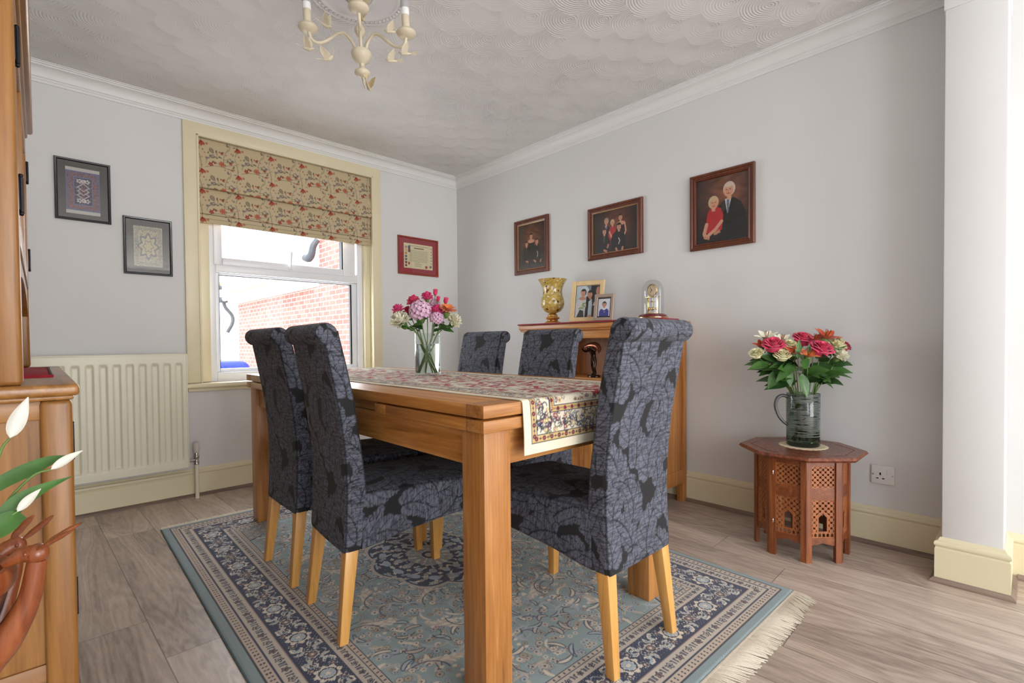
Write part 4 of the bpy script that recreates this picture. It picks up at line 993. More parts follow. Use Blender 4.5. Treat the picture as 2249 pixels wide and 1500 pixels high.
# framed photographs standing on the sideboard and hanging on the walls
M_PHOTO = vmat('photographic_print', .35, 0, 0, 0, .03, 60, .5)
SKIN, SKIN2 = (214, 158, 128), (196, 138, 108)
def head(D, x, y, r, hair, skin=SKIN, look=0.0, long_=0.0):
    D.ell(x, y+r*.16, r*.86, r*1.04, hair)
    if long_: D.ell(x-r*.55, y-r*.5*long_, r*.3, r*.9, hair); D.ell(x+r*.55, y-r*.5*long_, r*.3, r*.9, hair)
    D.rect(x-r*.3, x+r*.3, y-r*1.35, y-r*.5, skin)
    D.ell(x+look*r*.25, y-r*.05, r*.68, r*.92, skin); D.ell(x+look*r*.2, y+r*.74, r*.62, r*.30, hair)
    for s in (-1, 1): D.ell(x+look*r*.3+s*r*.27, y+r*.10, r*.10, r*.07, (70, 48, 40))
    D.line([(x+look*r*.35, y+r*.05), (x+look*r*.42, y-r*.22)], r*.10, (188, 128, 100)); D.ell(x+look*r*.3, y-r*.48, r*.26, r*.09, (176, 82, 78))
def bust(D, x, y, w, h, c):
    D.poly([(x-w*.5, y), (x-w*.5, y+h*.62), (x-w*.36, y+h*.86), (x-w*.13, y+h), (x+w*.13, y+h), (x+w*.36, y+h*.86), (x+w*.5, y+h*.62), (x+w*.5, y)], c)
def studio(w, h, res, gx, gy, gr):
    D = Draw(w, h, res, (14, 13, 16)); g = np.exp(-(((D.X-gx)/(gr*.8))**2+((D.Y-gy)/gr)**2)); n = .75+.25*np.sin(D.X*60+3*np.sin(D.Y*45))*np.sin(D.Y*50)
    D.put((slice(0, D.nx), slice(0, D.ny)), g*n, (148, 86, 62)); return D
def suit(D, x, y, w, h, c=(20, 20, 26), shirt=(188, 192, 202), tie=(92, 96, 112)):
    bust(D, x, y, w, h, c); D.poly([(x-w*.10, y+h*1.0), (x+w*.10, y+h*1.0), (x, y+h*.60)], shirt); D.poly([(x-w*.03, y+h*.96), (x+w*.03, y+h*.96), (x+w*.035, y+h*.66), (x, y+h*.6), (x-w*.035, y+h*.66)], tie)
def hand(D, x, y, r, a=0): D.ell(x, y, r*1.3, r*.75, SKIN2, a); [D.line([(x, y), (x+r*1.9*math.cos(a+k), y+r*1.9*math.sin(a+k))], r*.35, SKIN2) for k in (-.4, -.12, .15, .42)]
def print_couple():
    w, h = .30, .365; D = studio(w, h, .0016, .18, .25, .15)
    bust(D, .195, .0, .17, .235, (16, 16, 22)); D.poly([(.168, .232), (.205, .238), (.182, .15)], (196, 200, 208)); D.poly([(.178, .225), (.192, .228), (.190, .165), (.182, .15)], (108, 112, 128))
    head(D, .192, .278, .038, (214, 196, 176), SKIN, -.4)
    D.poly([(.055, .055), (.070, .165), (.085, .192), (.115, .20), (.145, .19), (.160, .15), (.152, .07), (.12, .055)], (190, 34, 44)); D.rect(.06, .15, .0, .06, (20, 16, 20))
    D.line([(.066, .11), (.052, .06), (.060, .04)], .02, SKIN); D.line([(.150, .115), (.115, .075), (.065, .04)], .018, SKIN); head(D, .105, .222, .034, (206, 182, 140), SKIN, .2)
    hand(D, .12, .055, .012, .4); hand(D, .062, .036, .011, -.3)
    return D
def print_family():
    w, h = .345, .285; D = studio(w, h, .0016, .19, .17, .12)
    suit(D, .105, .06, .085, .125); head(D, .108, .212, .021, (170, 150, 130))
    bust(D, .155, .05, .065, .125, (186, 34, 44)); head(D, .156, .196, .019, (206, 182, 140)); D.line([(.132, .14), (.15, .10), (.175, .12)], .012, SKIN)
    bust(D, .222, .08, .075, .115, (18, 16, 20)); D.ell(.222, .183, .032, .013, SKIN); D.line([(.250, .178), (.258, .13), (.245, .10)], .010, SKIN); head(D, .218, .222, .021, (40, 28, 26))
    suit(D, .090, 0, .10, .125, (20, 20, 28), (40, 44, 60), (120, 96, 70)); head(D, .092, .148, .021, (58, 40, 32)); hand(D, .095, .022, .010, -.5); hand(D, .118, .045, .009, 1.2)
    bust(D, .200, 0, .115, .14, (14, 14, 18)); head(D, .206, .162, .023, (34, 26, 26)); D.line([(.203, .09), (.212, .072), (.203, .052)], .006, (200, 200, 205)); hand(D, .185, .02, .010, -1.2); hand(D, .232, .02, .010, -1.8)
    return D
def print_three():
    w, h = .29, .355; D = studio(w, h, .0018, .145, .22, .12)
    bust(D, .140, .08, .08, .145, (16, 15, 20)); D.ell(.140, .215, .034, .014, SKIN); head(D, .140, .252, .022, (42, 30, 28))
    suit(D, .090, .04, .085, .14, (18, 18, 24), (40, 44, 60), (116, 86, 60)); head(D, .092, .198, .021, (60, 42, 34)); hand(D, .092, .065, .010, -.4)
    bust(D, .202, .04, .088, .145, (16, 16, 20)); head(D, .200, .204, .022, (44, 34, 30)); D.line([(.203, .13), (.210, .11), (.203, .09)], .006, (205, 205, 210)); hand(D, .175, .062, .010, -.6); hand(D, .24, .06, .008, -2)
    return D
def print_wedding():
    w, h = .155, .205; D = Draw(w, h, .0014, (196, 210, 216)); D.rect(.07, w, .06, h, (34, 38, 46)); D.rect(.07, .10, .14, h, (120, 134, 140)); D.ell(.148, .165, .014, .03, (196, 140, 110))
    D.poly([(0, 0), (.0, .085), (.02, .118), (.055, .125), (.075, .10), (.08, 0)], (222, 220, 224)); D.ell(.045, .122, .024, .012, SKIN); D.ell(.058, .165, .03, .036, (206, 218, 222)); head(D, .050, .158, .023, (58, 40, 34), SKIN, -.5)
    D.poly([(.065, 0), (.07, .10), (.10, .125), (.13, .12), (w, .09), (w, 0)], (32, 36, 46)); D.poly([(.085, 0), (.088, .10), (.108, .118), (.112, .08), (.11, 0)], (214, 232, 238)); head(D, .097, .146, .024, (40, 28, 26), SKIN, -.6)
    for (x, y) in ((.128, .088), (.134, .08), (.124, .078)): D.ell(x, y, .007, .006, (236, 236, 238))
    D.poly([(.01, .0), (.03, .05), (.055, .04), (.06, 0)], (52, 60, 56)); rr = random.Random(2)
    for k in range(26): D.ell(.042+rr.uniform(-.024, .024), .072+rr.uniform(-.022, .02), .0065, .006, rr.choice([(214, 222, 190), (236, 236, 226), (150, 176, 130), (224, 226, 200)]))
    D.ell(.10, .005, .012, .008, SKIN); return D
def print_boy():
    w, h = .077, .108; D = Draw(w, h, .0011, (226, 228, 236)); bust(D, .039, 0, .062, .05, (60, 66, 150)); D.poly([(.024, .046), (.039, .036), (.054, .046), (.046, .052), (.032, .052)], (238, 240, 244)); head(D, .039, .072, .017, (60, 44, 36)); D.ell(.042, .026, .003, .003, (220, 200, 90)); return D
def moulding(bm, w, h, prof, mi=0):
    """mitred picture frame in the local x-z plane, front towards -y; prof = (inset from the outer edge, forward) points"""
    rings = []
    for ins, fw in prof:
        rings.append([bm.verts.new((sx*(w/2-ins), -fw, sz*(h/2-ins))) for sx, sz in ((-1, -1), (1, -1), (1, 1), (-1, 1))])
    for A, B in zip(rings, rings[1:]+rings[:1]):
        for i in range(4):
            f = bm.faces.new((A[i], A[(i+1) % 4], B[(i+1) % 4], B[i])); f.material_index = mi
def print_sheet(D, parent, y, mat=None, name='photograph', cx=0, cz=0):
    return sheet(name, D, lambda X, Y: (X-D.w/2+cx, np.full(X.shape, y), Y-D.h/2+cz), mat or M_PHOTO, parent)
M_MAHOG = wood('mahogany_moulding', (70, 30, 14), (98, 46, 24), (124, 66, 38), 'z', .35, 2, .3, .4)
M_GILT = pmat('gilt_slip', (186, 140, 96), .4, .1, 40, metal=.4)
M_GLZ = panemat('picture_glass', (.98, .98, .98), 1.0)
FT = (-PI/2)   # frames on the right wall look towards -x
def wall_picture(name, label, cat, loc, rz, w, h, prof, mats, D, slip=None, glass=True, backing=None):
    t = thing(name, label, cat, loc, rz)
    b = NB(); moulding(b, w, h, prof); obj('frame', b, mats, t, 30)
    if slip:
        b = NB(); moulding(b, w-2*slip[0], h-2*slip[0], [(0, .002), (0, slip[2]), (slip[1], slip[2]-.002), (slip[1], .002)]); obj('gilt_slip', b, M_GILT, t, 20)
    b = NB(); bx(b, -w/2+.006, w/2-.006, -.004, -.0005, -h/2+.006, h/2-.006); obj('backing', b, backing or M_BLACK, t)
    print_sheet(D, t, -.0055)
    if glass:
        b = NB(); i = prof[-1][0]-.003; bx(b, -w/2+i, w/2-i, -.0085, -.0075, -h/2+i, h/2-i); obj('glass', b, M_GLZ, t)
    return t
WP = [(0, 0), (0, .018), (.004, .022), (.012, .021), (.016, .016), (.024, .015), (.028, .018), (.033, .016), (.036, .010), (.036, 0)]
XW = XR-.001
wall_picture('family_portrait', 'wooden framed studio portrait of three people in black, leftmost on the right wall', 'picture', (XW, 2.638, 1.668), FT, .355, .418, WP, M_MAHOG, print_three(), (.032, .006, .014))
wall_picture('family_portrait', 'wooden framed wide portrait of five people, middle one on the right wall', 'picture', (XW, 1.884, 1.658), FT, .42, .348, WP, M_MAHOG, print_family(), (.032, .006, .014))
wall_picture('couple_portrait', 'large wooden framed portrait of a woman in red and a man in a dark suit', 'picture', (XW, 1.183, 1.658), FT, .356, .424, WP, M_MAHOG, print_couple(), (.026, .006, .014))

# photo frames on the sideboard lean back on struts
M_BEECH = wood('pale_wood_frame', (206, 172, 118), (226, 196, 146), (238, 212, 168), 'z', .4, 2, .2)
M_SILV = pmat('champagne_metal_frame', (178, 160, 146), .35, .05, 20, metal=.35)
def desk_frame(name, label, loc, rz, w, h, bw, mat, D, mount):
    t = thing(name, label, 'photo frame', loc, rz); tl = math.radians(11); T = Matrix.Rotation(-tl, 4, 'X') @ Matrix.Translation((0, 0, h/2))
    b = NB(); moulding(b, w, h, [(0, 0), (0, .010), (.003, .013), (bw-.003, .011), (bw, .007), (bw, 0)]); b.transform(T); obj('frame', b, mat, t, 30)
    b = NB(); bx(b, -w/2+.004, w/2-.004, -.003, .004, -h/2+.004, h/2-.004); b.transform(T); obj('backing', b, M_BLACK, t)
    s_ = print_sheet(D, t, -.0045); s_.data.transform(T)
    b = NB(); bx(b, -w/2+bw-.002, w/2-bw+.002, -.0066, -.0058, -h/2+bw-.002, h/2-bw+.002); b.transform(T); obj('glass', b, M_GLZ, t)
    b = NB(); prism(b, [(-.02, .003+math.sin(tl)*h*.72, h*.7), (.02, .003+math.sin(tl)*h*.72, h*.7), (.025, math.sin(tl)*h*.72+h*.30, .002), (-.025, math.sin(tl)*h*.72+h*.30, .002)], (0, .004, .003)); obj('strut', b, M_BLACK, t)
    return t
desk_frame('photo_frame', 'pale wood framed wedding photograph of a bride and groom on the sideboard', (2.505, 1.945, TOPZ), -PI/2+.28, .222, .268, .030, M_BEECH, print_wedding(), 0)
desk_frame('photo_frame', 'small champagne framed photograph of a boy in a blue jumper on the sideboard', (2.475, 1.790, TOPZ), -PI/2+.22, .128, .166, .021, M_SILV, print_boy(), 0)

# anniversary clock
M_BRASS = pmat('polished_brass', (232, 200, 140), .18, .05, 20, metal=1.0); M_DIAL = pmat('gilt_dial', (176, 150, 116), .4, .1, 60, metal=.5); M_MAROON = pmat('maroon_lacquer', (104, 26, 36), .25, .05, 20, coat=.5)
ck = thing('anniversary_clock', 'brass clock with rotating pendulum under a glass dome on the sideboard', 'clock', (2.545, 1.497, TOPZ), -.15)
b = NB(); lathe(b, [(0, 0), (.086, 0), (.088, .004), (.088, .010), (.082, .013), (0, .013)], 36); obj('base_rim', b, M_BRASS, ck, 40)
b = NB(); lathe(b, [(0, .013), (.080, .013), (.078, .022), (.068, .028), (.064, .030), (0, .030)], 36); obj('base', b, M_MAROON, ck, 40)
b = NB(); lathe(b, [(.060, .030), (.060, .155), (.058, .178), (.050, .200), (.036, .216), (.018, .225), (0, .227), (0, .2245), (.017, .2225), (.0345, .214), (.048, .199), (.0555, .178), (.0575, .155), (.0575, .030), (.060, .030)], 40); obj('glass_dome', b, panemat('thin_clear_glass', (.97, .98, .98), 1.0), ck, 60)
b = NB()
for s in (-1, 1): lathe(b, [(0, .030), (.009, .030), (.005, .038), (.005, .12), (.008, .126), (0, .128)], 12, (0, s*.034, 0))
lathe(b, [(0, .030), (.040, .030), (.038, .036), (0, .036)], 24); bx(b, -.012, .012, -.042, .042, .124, .130, .002); obj('columns', b, M_BRASS, ck, 40)
b = NB(); Tm = Matrix.Translation((-.002, 0, .165)) @ Matrix.Rotation(-PI/2, 4, 'Y'); lathe(b, [(0, -.010), (.030, -.010), (.036, 0), (.037, .004), (.033, .008), (.030, .006)], 32, M=Tm); obj('clock_case', b, M_BRASS, ck, 40)
b = NB(); lathe(b, [(0, .005), (.031, .005), (.031, .006), (0, .0062)], 32, M=Tm, mi=0)
for k in range(12): bx(b, .0235, .0285, -.0010, .0010, .0064, .0070, M=Tm @ Matrix.Rotation(2*PI*k/12, 4, 'Z'), mi=1)
bx(b, -.002, .021, -.0009, .0009, .0068, .0074, M=Tm @ Matrix.Rotation(.6, 4, 'Z'), mi=1); bx(b, -.002, .015, -.0012, .0012, .0068, .0074, M=Tm @ Matrix.Rotation(2.4, 4, 'Z'), mi=1); obj('dial', b, [M_DIAL, M_BLACK], ck)
b = NB(); tube(b, [(0, 0, .125), (0, 0, .06)], .0018, 8)
for k in range(4): a = PI/4+k*PI/2; sph(b, (.020*math.cos(a), .020*math.sin(a), .060), .0095, seg=12, rings=8); tube(b, [(0, 0, .064), (.02*math.cos(a), .02*math.sin(a), .064)], .002, 6)
lathe(b, [(0, .098), (.016, .098), (.017, .102), (0, .106)], 16); obj('pendulum', b, M_BRASS, ck, 50)

# bronze figure bowed under a load in the niche
M_BRZ = pmat('dark_bronze', (58, 40, 32), .22, .25, 30, metal=.75); M_BRZ2 = pmat('rubbed_copper_bronze', (150, 92, 66), .28, .2, 30, metal=.7)
sg = thing('bronze_statue', 'dark bronze figure with arms raised to its bowed head in the sideboard niche', 'statue', (2.50, 1.882, .7125), -PI/2-.3)
b = NB(); lathe(b, [(0, 0), (.046, 0), (.046, .008), (.040, .014), (0, .016)], 24, sy=.8); obj('plinth', b, M_BRZ, sg, 40)
def skin_body(name, joints, edges, mats, parent, sub=2):
    me = bpy.data.meshes.new(name); me.from_pydata([j[0] for j in joints], edges, []); me.update(); me.materials.append(mats)
    o = bpy.data.objects.new(name, me); C.objects.link(o); o.parent = parent
    o.modifiers.new('body', 'SKIN'); 
    for v, j in zip(me.skin_vertices[0].data, joints): v.radius = (j[1], j[1])
    me.skin_vertices[0].data[0].use_root = True
    s_ = o.modifiers.new('smooth', 'SUBSURF'); s_.levels = sub; s_.render_levels = sub
    o.modifiers['body'].use_smooth_shade = True
    return o
sj = [((0, .000, .105), .016), ((0, -.004, .135), .015), ((0, -.012, .163), .019), ((0, -.024, .176), .009), ((0, -.040, .176), .014), ((.005, -.055, .170), .012),
      ((.016, .0, .098), .013), ((.017, -.010, .058), .010), ((.017, .004, .022), .006), ((.017, -.014, .017), .005), ((-.016, .0, .098), .013), ((-.019, .004, .058), .010), ((-.018, .014, .022), .006), ((-.018, -.004, .017), .005),
      ((.028, -.010, .166), .009), ((.055, -.028, .165), .007), ((.040, -.056, .182), .006), ((.018, -.056, .190), .006), ((-.028, -.010, .166), .009), ((-.054, -.030, .158), .007), ((-.046, -.058, .178), .006), ((-.020, -.058, .188), .006)]
skin_body('figure', sj, [(0, 1), (1, 2), (2, 3), (3, 4), (4, 5), (0, 6), (6, 7), (7, 8), (8, 9), (0, 10), (10, 11), (11, 12), (12, 13), (2, 14), (14, 15), (15, 16), (16, 17), (2, 18), (18, 19), (19, 20), (20, 21)], M_BRZ, sg)
b = NB(); t_ = spline([(.075, -.02, .150), (.05, .004, .174), (.01, .014, .194), (-.04, .010, .196), (-.078, -.006, .182), (-.092, -.02, .160)], 6); tube(b, t_, [.004, .015, .021, .021, .017, .005], 12); obj('drape', b, M_BRZ2, sg, 60)

# ================================================================== SOCKET
sk = thing('wall_socket', 'white single electric socket with switch on the right wall above the skirting', 'socket', (XR, .456, .322), FT)
M_SOCK = pmat('white_socket_plastic', (226, 224, 222), .3, .01, 5)
b = NB(); bx(b, -.044, .044, -.011, -.0005, -.042, .042, .004, seg=3); obj('faceplate', b, M_SOCK, sk, 40)
b = NB(); bx(b, .014, .030, -.014, -.010, .004, .026, .0015, M=Matrix.Rotation(0, 4, 'X')); obj('switch', b, M_SOCK, sk)
b = NB()
for a in ((-.012, -.006, -.002, .010), (-.024, -.015, -.019, -.014), (-.002, .007, -.019, -.014)): bx(b, a[0], a[1], -.0114, -.0108, a[2], a[3])
obj('pin_holes', b, M_BLACK, sk)
b = NB(); 
for x in (-.036, .036): lathe(b, [(0, 0), (.003, 0), (.003, .0008), (0, .0008)], 10, M=Matrix.Translation((x, -.011, 0)) @ Matrix.Rotation(PI/2, 4, 'X'))
obj('screw', b, M_CHROME, sk)

# ================================================================== CARVED OCTAGONAL TABLE
SH = ((84, 38, 16), (126, 66, 30), (164, 96, 50))
M_SHZ = wood('sheesham_upright', *SH, axis='z', fine=1.6); M_SHX = wood('sheesham_across', *SH, axis='x', fine=1.6)
def m_carved():
    m, nt, b_ = new_mat('carved_sheesham_top'); g = coords(nt); sep = nt.nodes.new('ShaderNodeSeparateXYZ'); nt.links.new(g, sep.inputs[0])
    r_ = mth(nt, 'SQRT', mth(nt, 'ADD', mth(nt, 'POWER', sep.outputs[0], 2), mth(nt, 'POWER', sep.outputs[1], 2))); a = mth(nt, 'ARCTAN2', sep.outputs[1], sep.outputs[0])
    wv = mth(nt, 'MULTIPLY', mth(nt, 'SINE', mth(nt, 'MULTIPLY', r_, 330)), mth(nt, 'SINE', mth(nt, 'ADD', mth(nt, 'MULTIPLY', a, 40), mth(nt, 'MULTIPLY', r_, 90))))
    msk = mth(nt, 'MULTIPLY', mth(nt, 'GREATER_THAN', r_, .12), mth(nt, 'LESS_THAN', r_, .185)); rg = mth(nt, 'SINE', mth(nt, 'MULTIPLY', r_, 520)); n = noise(nt, g, 70, 4)
    hgt = mth(nt, 'ADD', mth(nt, 'MULTIPLY', msk, wv), mth(nt, 'MULTIPLY', rg, .12)); k = mth(nt, 'ADD', mth(nt, 'MULTIPLY', hgt, .16), n)
    nt.links.new(ramp(nt, k, [(.3, lin(72, 28, 12)), (.52, lin(120, 58, 32)), (.8, lin(160, 92, 58))]), b_.inputs['Base Color']); b_.inputs['Roughness'].default_value = .35; b_.inputs['Coat Weight'].default_value = .3
    bump(nt, b_, hgt, .6, .0015); return m
ot = thing('side_table', 'small octagonal carved wooden table with pierced fretwork sides by the wall', 'side table', (2.470, .712, 0))
A0 = math.radians(22.5); RB, ZT_ = .186, .452
def octp(r, z): return [(r*math.cos(A0+k*PI/4), r*math.sin(A0+k*PI/4), z) for k in range(8)]
b = NB()
t = bmesh.new(); v0 = [t.verts.new(p) for p in octp(.243, ZT_-.019)]; v1 = [t.verts.new(p) for p in octp(.254, ZT_-.010)]; v2 = [t.verts.new(p) for p in octp(.246, ZT_)]; v3 = [t.verts.new(p) for p in octp(.205, ZT_)]; v4 = [t.verts.new(p) for p in octp(.201, ZT_-.003)]; v5 = [t.verts.new(p) for p in octp(.197, ZT_)]
t.faces.new(v0[::-1]); t.faces.new(v5)
for A_, B_ in ((v0, v1), (v1, v2), (v2, v3), (v3, v4), (v4, v5)):
    for k in range(8): t.faces.new((A_[k], A_[(k+1) % 8], B_[(k+1) % 8], B_[k]))
merge(b, t); obj('carved_top', b, m_carved(), ot, 20)
b = NB(); prism(b, octp(.170, ZT_-.035), (0, 0, .017)); obj('top_support', b, M_SHX, ot, 20)
side = 2*RB*math.sin(PI/8); apo = RB*math.cos(PI/8)
for k in range(8):
    a = A0+k*PI/4; M = Matrix.Rotation(a, 4, 'Z'); b = NB(); p = [(RB+.003, -.000), (RB-.006, .021), (RB-.022, .016), (RB-.022, -.016), (RB-.006, -.021)]
    prism(b, [M @ Vector((x, y, 0)) for x, y in p], (0, 0, ZT_-.019))
    obj('corner_post', b, M_SHZ, ot, 20)
# pierced panels drawn as a fretwork outline and cut through
def fret(w, h, cell, f):
    nx, nz = int(w/cell), int(h/cell); X, Z = np.meshgrid((np.arange(nx)+.5)*cell, (np.arange(nz)+.5)*cell, indexing='ij'); return X, Z, f(X, Z)
def fret_mesh(name, w, h, cell, f, thick):
    X, Z, keep = fret(w, h, cell, f); nx, nz = keep.shape; idx = -np.ones((nx+1, nz+1), int); V = []; F = []
    for i in range(nx+1):
        for j in range(nz+1):
            if keep[max(i-1, 0):i+1, max(j-1, 0):j+1].any(): idx[i, j] = len(V); V.append((i*cell-w/2, 0, j*cell))
    n = len(V); V = V+[(x, thick, z) for x, _, z in V]
    for i in range(nx):
        for j in range(nz):
            if not keep[i, j]: continue
            a, b_, c, d = idx[i, j], idx[i+1, j], idx[i+1, j+1], idx[i, j+1]; F.append((a, b_, c, d)); F.append((d+n, c+n, b_+n, a+n))
            for (di, dj, p, q) in ((-1, 0, d, a), (1, 0, b_, c), (0, -1, a, b_), (0, 1, c, d)):
                ii, jj = i+di, j+dj
                if ii < 0 or jj < 0 or ii >= nx or jj >= nz or not keep[ii, jj]: F.append((q, p, p+n, q+n))
    return np_mesh(name, V, F)
def lattice(X, Z, p):
    u, v = ((X+Z)/p) % 1.0-.5, ((X-Z)/p) % 1.0-.5; r_ = np.hypot(u, v); t_ = np.arctan2(v, u); return r_ > .40*(.72+.28*np.cos(4*t_))
pw, hu, hl = side-.036, .098, .165
def f_up(X, Z): return lattice(X-pw/2, Z-hu/2, .0215) | (np.minimum(np.minimum(X, pw-X), np.minimum(Z, hu-Z)) < .007)
def f_lo(X, Z):
    x, z = X-pw/2, Z; k = lattice(x, z-.02, .0235); aw = .0165; zt_ = .088
    def arch(m): return (np.abs(x) < aw+m) & (z > .030-m) & (z < zt_+m*1.5+.020*(1-np.clip(np.abs(x)/(aw+m), 0, 1)**.8))
    k = k | arch(.008); k &= ~arch(0)
    k = np.where(z < .026, True, k); q = ((x+.005) % .017)-.0085; low = (np.abs(q) < .0052) & (z > .008) & (z < .017+.005*(1-(q/.0052)**2)); k = k & ~low
    return k | (np.minimum(np.minimum(X, pw-X), np.minimum(Z, hl-Z)) < .006)
me_u = fret_mesh('upper_fretwork', pw, hu, .00125, f_up, .007); me_l = fret_mesh('lower_fretwork', pw, hl, .00125, f_lo, .007)
M_FRET = wood('fretwork_wood', (104, 52, 20), (152, 86, 42), (184, 116, 64), 'z', .4, 1.6); 
for me_ in (me_u, me_l): me_.materials.append(M_FRET)
zl0, zu0 = .100, .308
for k in range(8):
    a = (k+.5)*PI/4+A0; M = Matrix.Rotation(a+PI/2, 4, 'Z')     # local -y looks outwards
    for (z0, z1, bow) in ((.070, zl0+.003, 1), (zl0+hl-.003, zu0+.003, 0), (zu0+hu-.003, ZT_-.019, 0)):
        b = NB()
        if bow: prism(b, [M @ Vector((x, -apo+.004, z)) for x, z in ((-pw/2-.01, z0-.0), (-pw/4, z0+.004), (0, z0+.012), (pw/4, z0+.004), (pw/2+.01, z0), (pw/2+.01, z1), (-pw/2-.01, z1))], M.to_3x3() @ Vector((0, .010, 0)))
        else: bx(b, -pw/2-.01, pw/2+.01, -apo+.004, -apo+.014, z0, z1, .0015, M=M)
        obj('rail', b, M_SHX, ot, 20)
    for me_, z0, nm in ((me_u, zu0, 'upper_fretwork'), (me_l, zl0, 'lower_fretwork')):
        o = bpy.data.objects.new(nm, me_); C.objects.link(o); o.parent = ot; o.matrix_local = M @ Matrix.Translation((0, -apo+.006, z0))
for z in (.15, .36):
    b = NB(); p = Vector((RB*math.cos(A0+3*PI/4), RB*math.sin(A0+3*PI/4), z)); M = Matrix.Translation(p) @ Matrix.Rotation(A0+3*PI/4-.25, 4, 'Z'); bx(b, -.003, .0015, .0185, .022, -.009, .009, .001, M=M); obj('hinge', b, M_CHROME, ot)
# doily
dl = NB(); n_ = 72; rim = [(0.097+.0025*math.cos(12*2*PI*k/n_*1.0*2), 2*PI*k/n_) for k in range(n_)]
prism(dl, [(r_*math.cos(a), r_*math.sin(a), 0) for r_, a in rim], (0, 0, .002)); 
for k in range(30): a = 2*PI*k/30; sph(dl, (.090*math.cos(a), .090*math.sin(a), .002), (.006, .006, .0015), seg=8, rings=5)
d_ = obj('doily', dl, pmat('cream_crochet', (222, 206, 176), .95, .15, 180, bmp=.6, bscale=260), None, 30); d_.location = (2.500, .712, ZT_); tag(d_, 'round cream crocheted doily under the flower jug on the octagonal table', 'doily')
# ================================================================== BOUQUETS
def petal_patch(bm, M, L, W, curl=.3, cup=.35, nu=5, nv=5, mi=0, ruffle=0.0, tip=.75, rnd=None):
    """a petal growing from the origin along +x, cupped upwards"""
    rows = []
    for i in range(nu):
        t = i/(nu-1); w = W*math.sin(PI*min(1, .12+.88*t**tip*.82))
        row = []
        for j in range(nv):
            s = j/(nv-1)*2-1; z = curl*L*t*t+cup*W*s*s*(.4+.6*t); x = L*t*(1-.12*s*s*t)
            if ruffle and rnd: z += rnd.uniform(-1, 1)*ruffle*t; x += rnd.uniform(-1, 1)*ruffle*t*.6
            row.append(bm.verts.new(M @ Vector((x, w*s, z))))
        rows.append(row)
    for A, B in zip(rows, rows[1:]):
        for j in range(nv-1):
            f = bm.faces.new((A[j], A[j+1], B[j+1], B[j])); f.material_index = mi
def frame_from(d):
    d = Vector(d).normalized(); return d.to_track_quat('Z', 'Y').to_matrix().to_4x4()
def bloom_rose(bm, M, r, rnd):
    """cupped petals wound round a tight heart, the outer ones folding back at the lip"""
    sph(bm, (0, 0, -r*.12), (r*.40, r*.40, r*.48), M, 0, 10, 6)
    for lay, (n, r0, r1, h, ov) in enumerate(((2, .10, .14, .66, 1.7), (3, .22, .26, .66, 1.6), (3, .36, .44, .62, 1.55), (4, .50, .62, .54, 1.4), (5, .62, .80, .42, 1.3), (5, .70, .94, .22, 1.2))):
        for k in range(n):
            a0_ = 2*PI*k/n+lay*.9+rnd.uniform(-.15, .15); wd = 2*PI/n*ov*.5; nu, nv = 7, 7; rows = []
            for i in range(nu):
                t = i/(nu-1); row = []
                for j in range(nv):
                    s_ = j/(nv-1)*2-1; edge = (1-.26*abs(s_)**3); tt = t*edge; fl_ = max(0, t-.7)/.3
                    rad = r*(r0*(1-tt)+r1*tt*(.75+.25*tt)+(.10+.03*lay)*fl_**2*edge+.03*s_); z = r*(-.62+(h+.62)*tt**.8-(.10*lay/3)*fl_**2)
                    a_ = a0_+s_*wd*(.55+.45*math.sin(PI*min(1, .25+.6*t))); row.append(bm.verts.new(M @ Vector((rad*math.cos(a_), rad*math.sin(a_), z))))
                rows.append(row)
            for A, B in zip(rows, rows[1:]):
                for j in range(nv-1): bm.faces.new((A[j], A[j+1], B[j+1], B[j]))
def bloom_carnation(bm, M, r, rnd):
    sph(bm, (0, 0, -r*.05), (r*.5, r*.5, r*.42), M, 0, 10, 6)
    for lay, (n, el) in enumerate(((7, 82), (10, 62), (12, 42), (13, 20), (13, -4))):
        for k in range(n):
            a = 2*PI*k/n+lay*.5+rnd.uniform(-.2, .2); P = M @ Matrix.Rotation(a, 4, 'Z') @ Matrix.Translation((0, 0, -r*.28)) @ Matrix.Rotation(-math.radians(el+rnd.uniform(-8, 8)), 4, 'Y')
            petal_patch(bm, P, r*(1.12 if el > 10 else 1.0)*rnd.uniform(.92, 1.08), r*.36, .12, .25, 4, 5, 0, r*.07, .6, rnd)
def bloom_daisy(bm, M, r, rnd):
    for lay, (n, el, q) in enumerate(((18, 6, 1), (16, 20, .85), (14, 38, .62))):
        for k in range(n):
            a = 2*PI*k/n+lay*.2; P = M @ Matrix.Rotation(a, 4, 'Z') @ Matrix.Translation((r*.12, 0, lay*r*.04)) @ Matrix.Rotation(-math.radians(el+rnd.uniform(-5, 5)), 4, 'Y')
            petal_patch(bm, P, r*q, r*.11, .05, .3, 4, 3, 0)
    lathe(bm, [(0, -r*.12), (r*.2, -r*.05), (r*.26, r*.06), (r*.15, r*.14), (0, r*.12)], 12, M=M, mi=1)
def bloom_cluster(bm, M, r, rnd):
    sph(bm, (0, 0, -r*.1), (r*.62, r*.62, r*.5), M, 0, 10, 6)
    for k in range(58):
        z = 1-1.35*(k+.5)/58; a = k*2.39996; q = math.sqrt(max(0, 1-z*z)); d = Vector((q*math.cos(a), q*math.sin(a), z))
        P = M @ Matrix.Translation(d*r*.86) @ frame_from(d); 
        for j in range(5): petal_patch(bm, P @ Matrix.Rotation(2*PI*j/5+k, 4, 'Z') @ Matrix.Rotation(-.25, 4, 'Y'), r*.24, r*.12, .1, .1, 3, 3, 0)
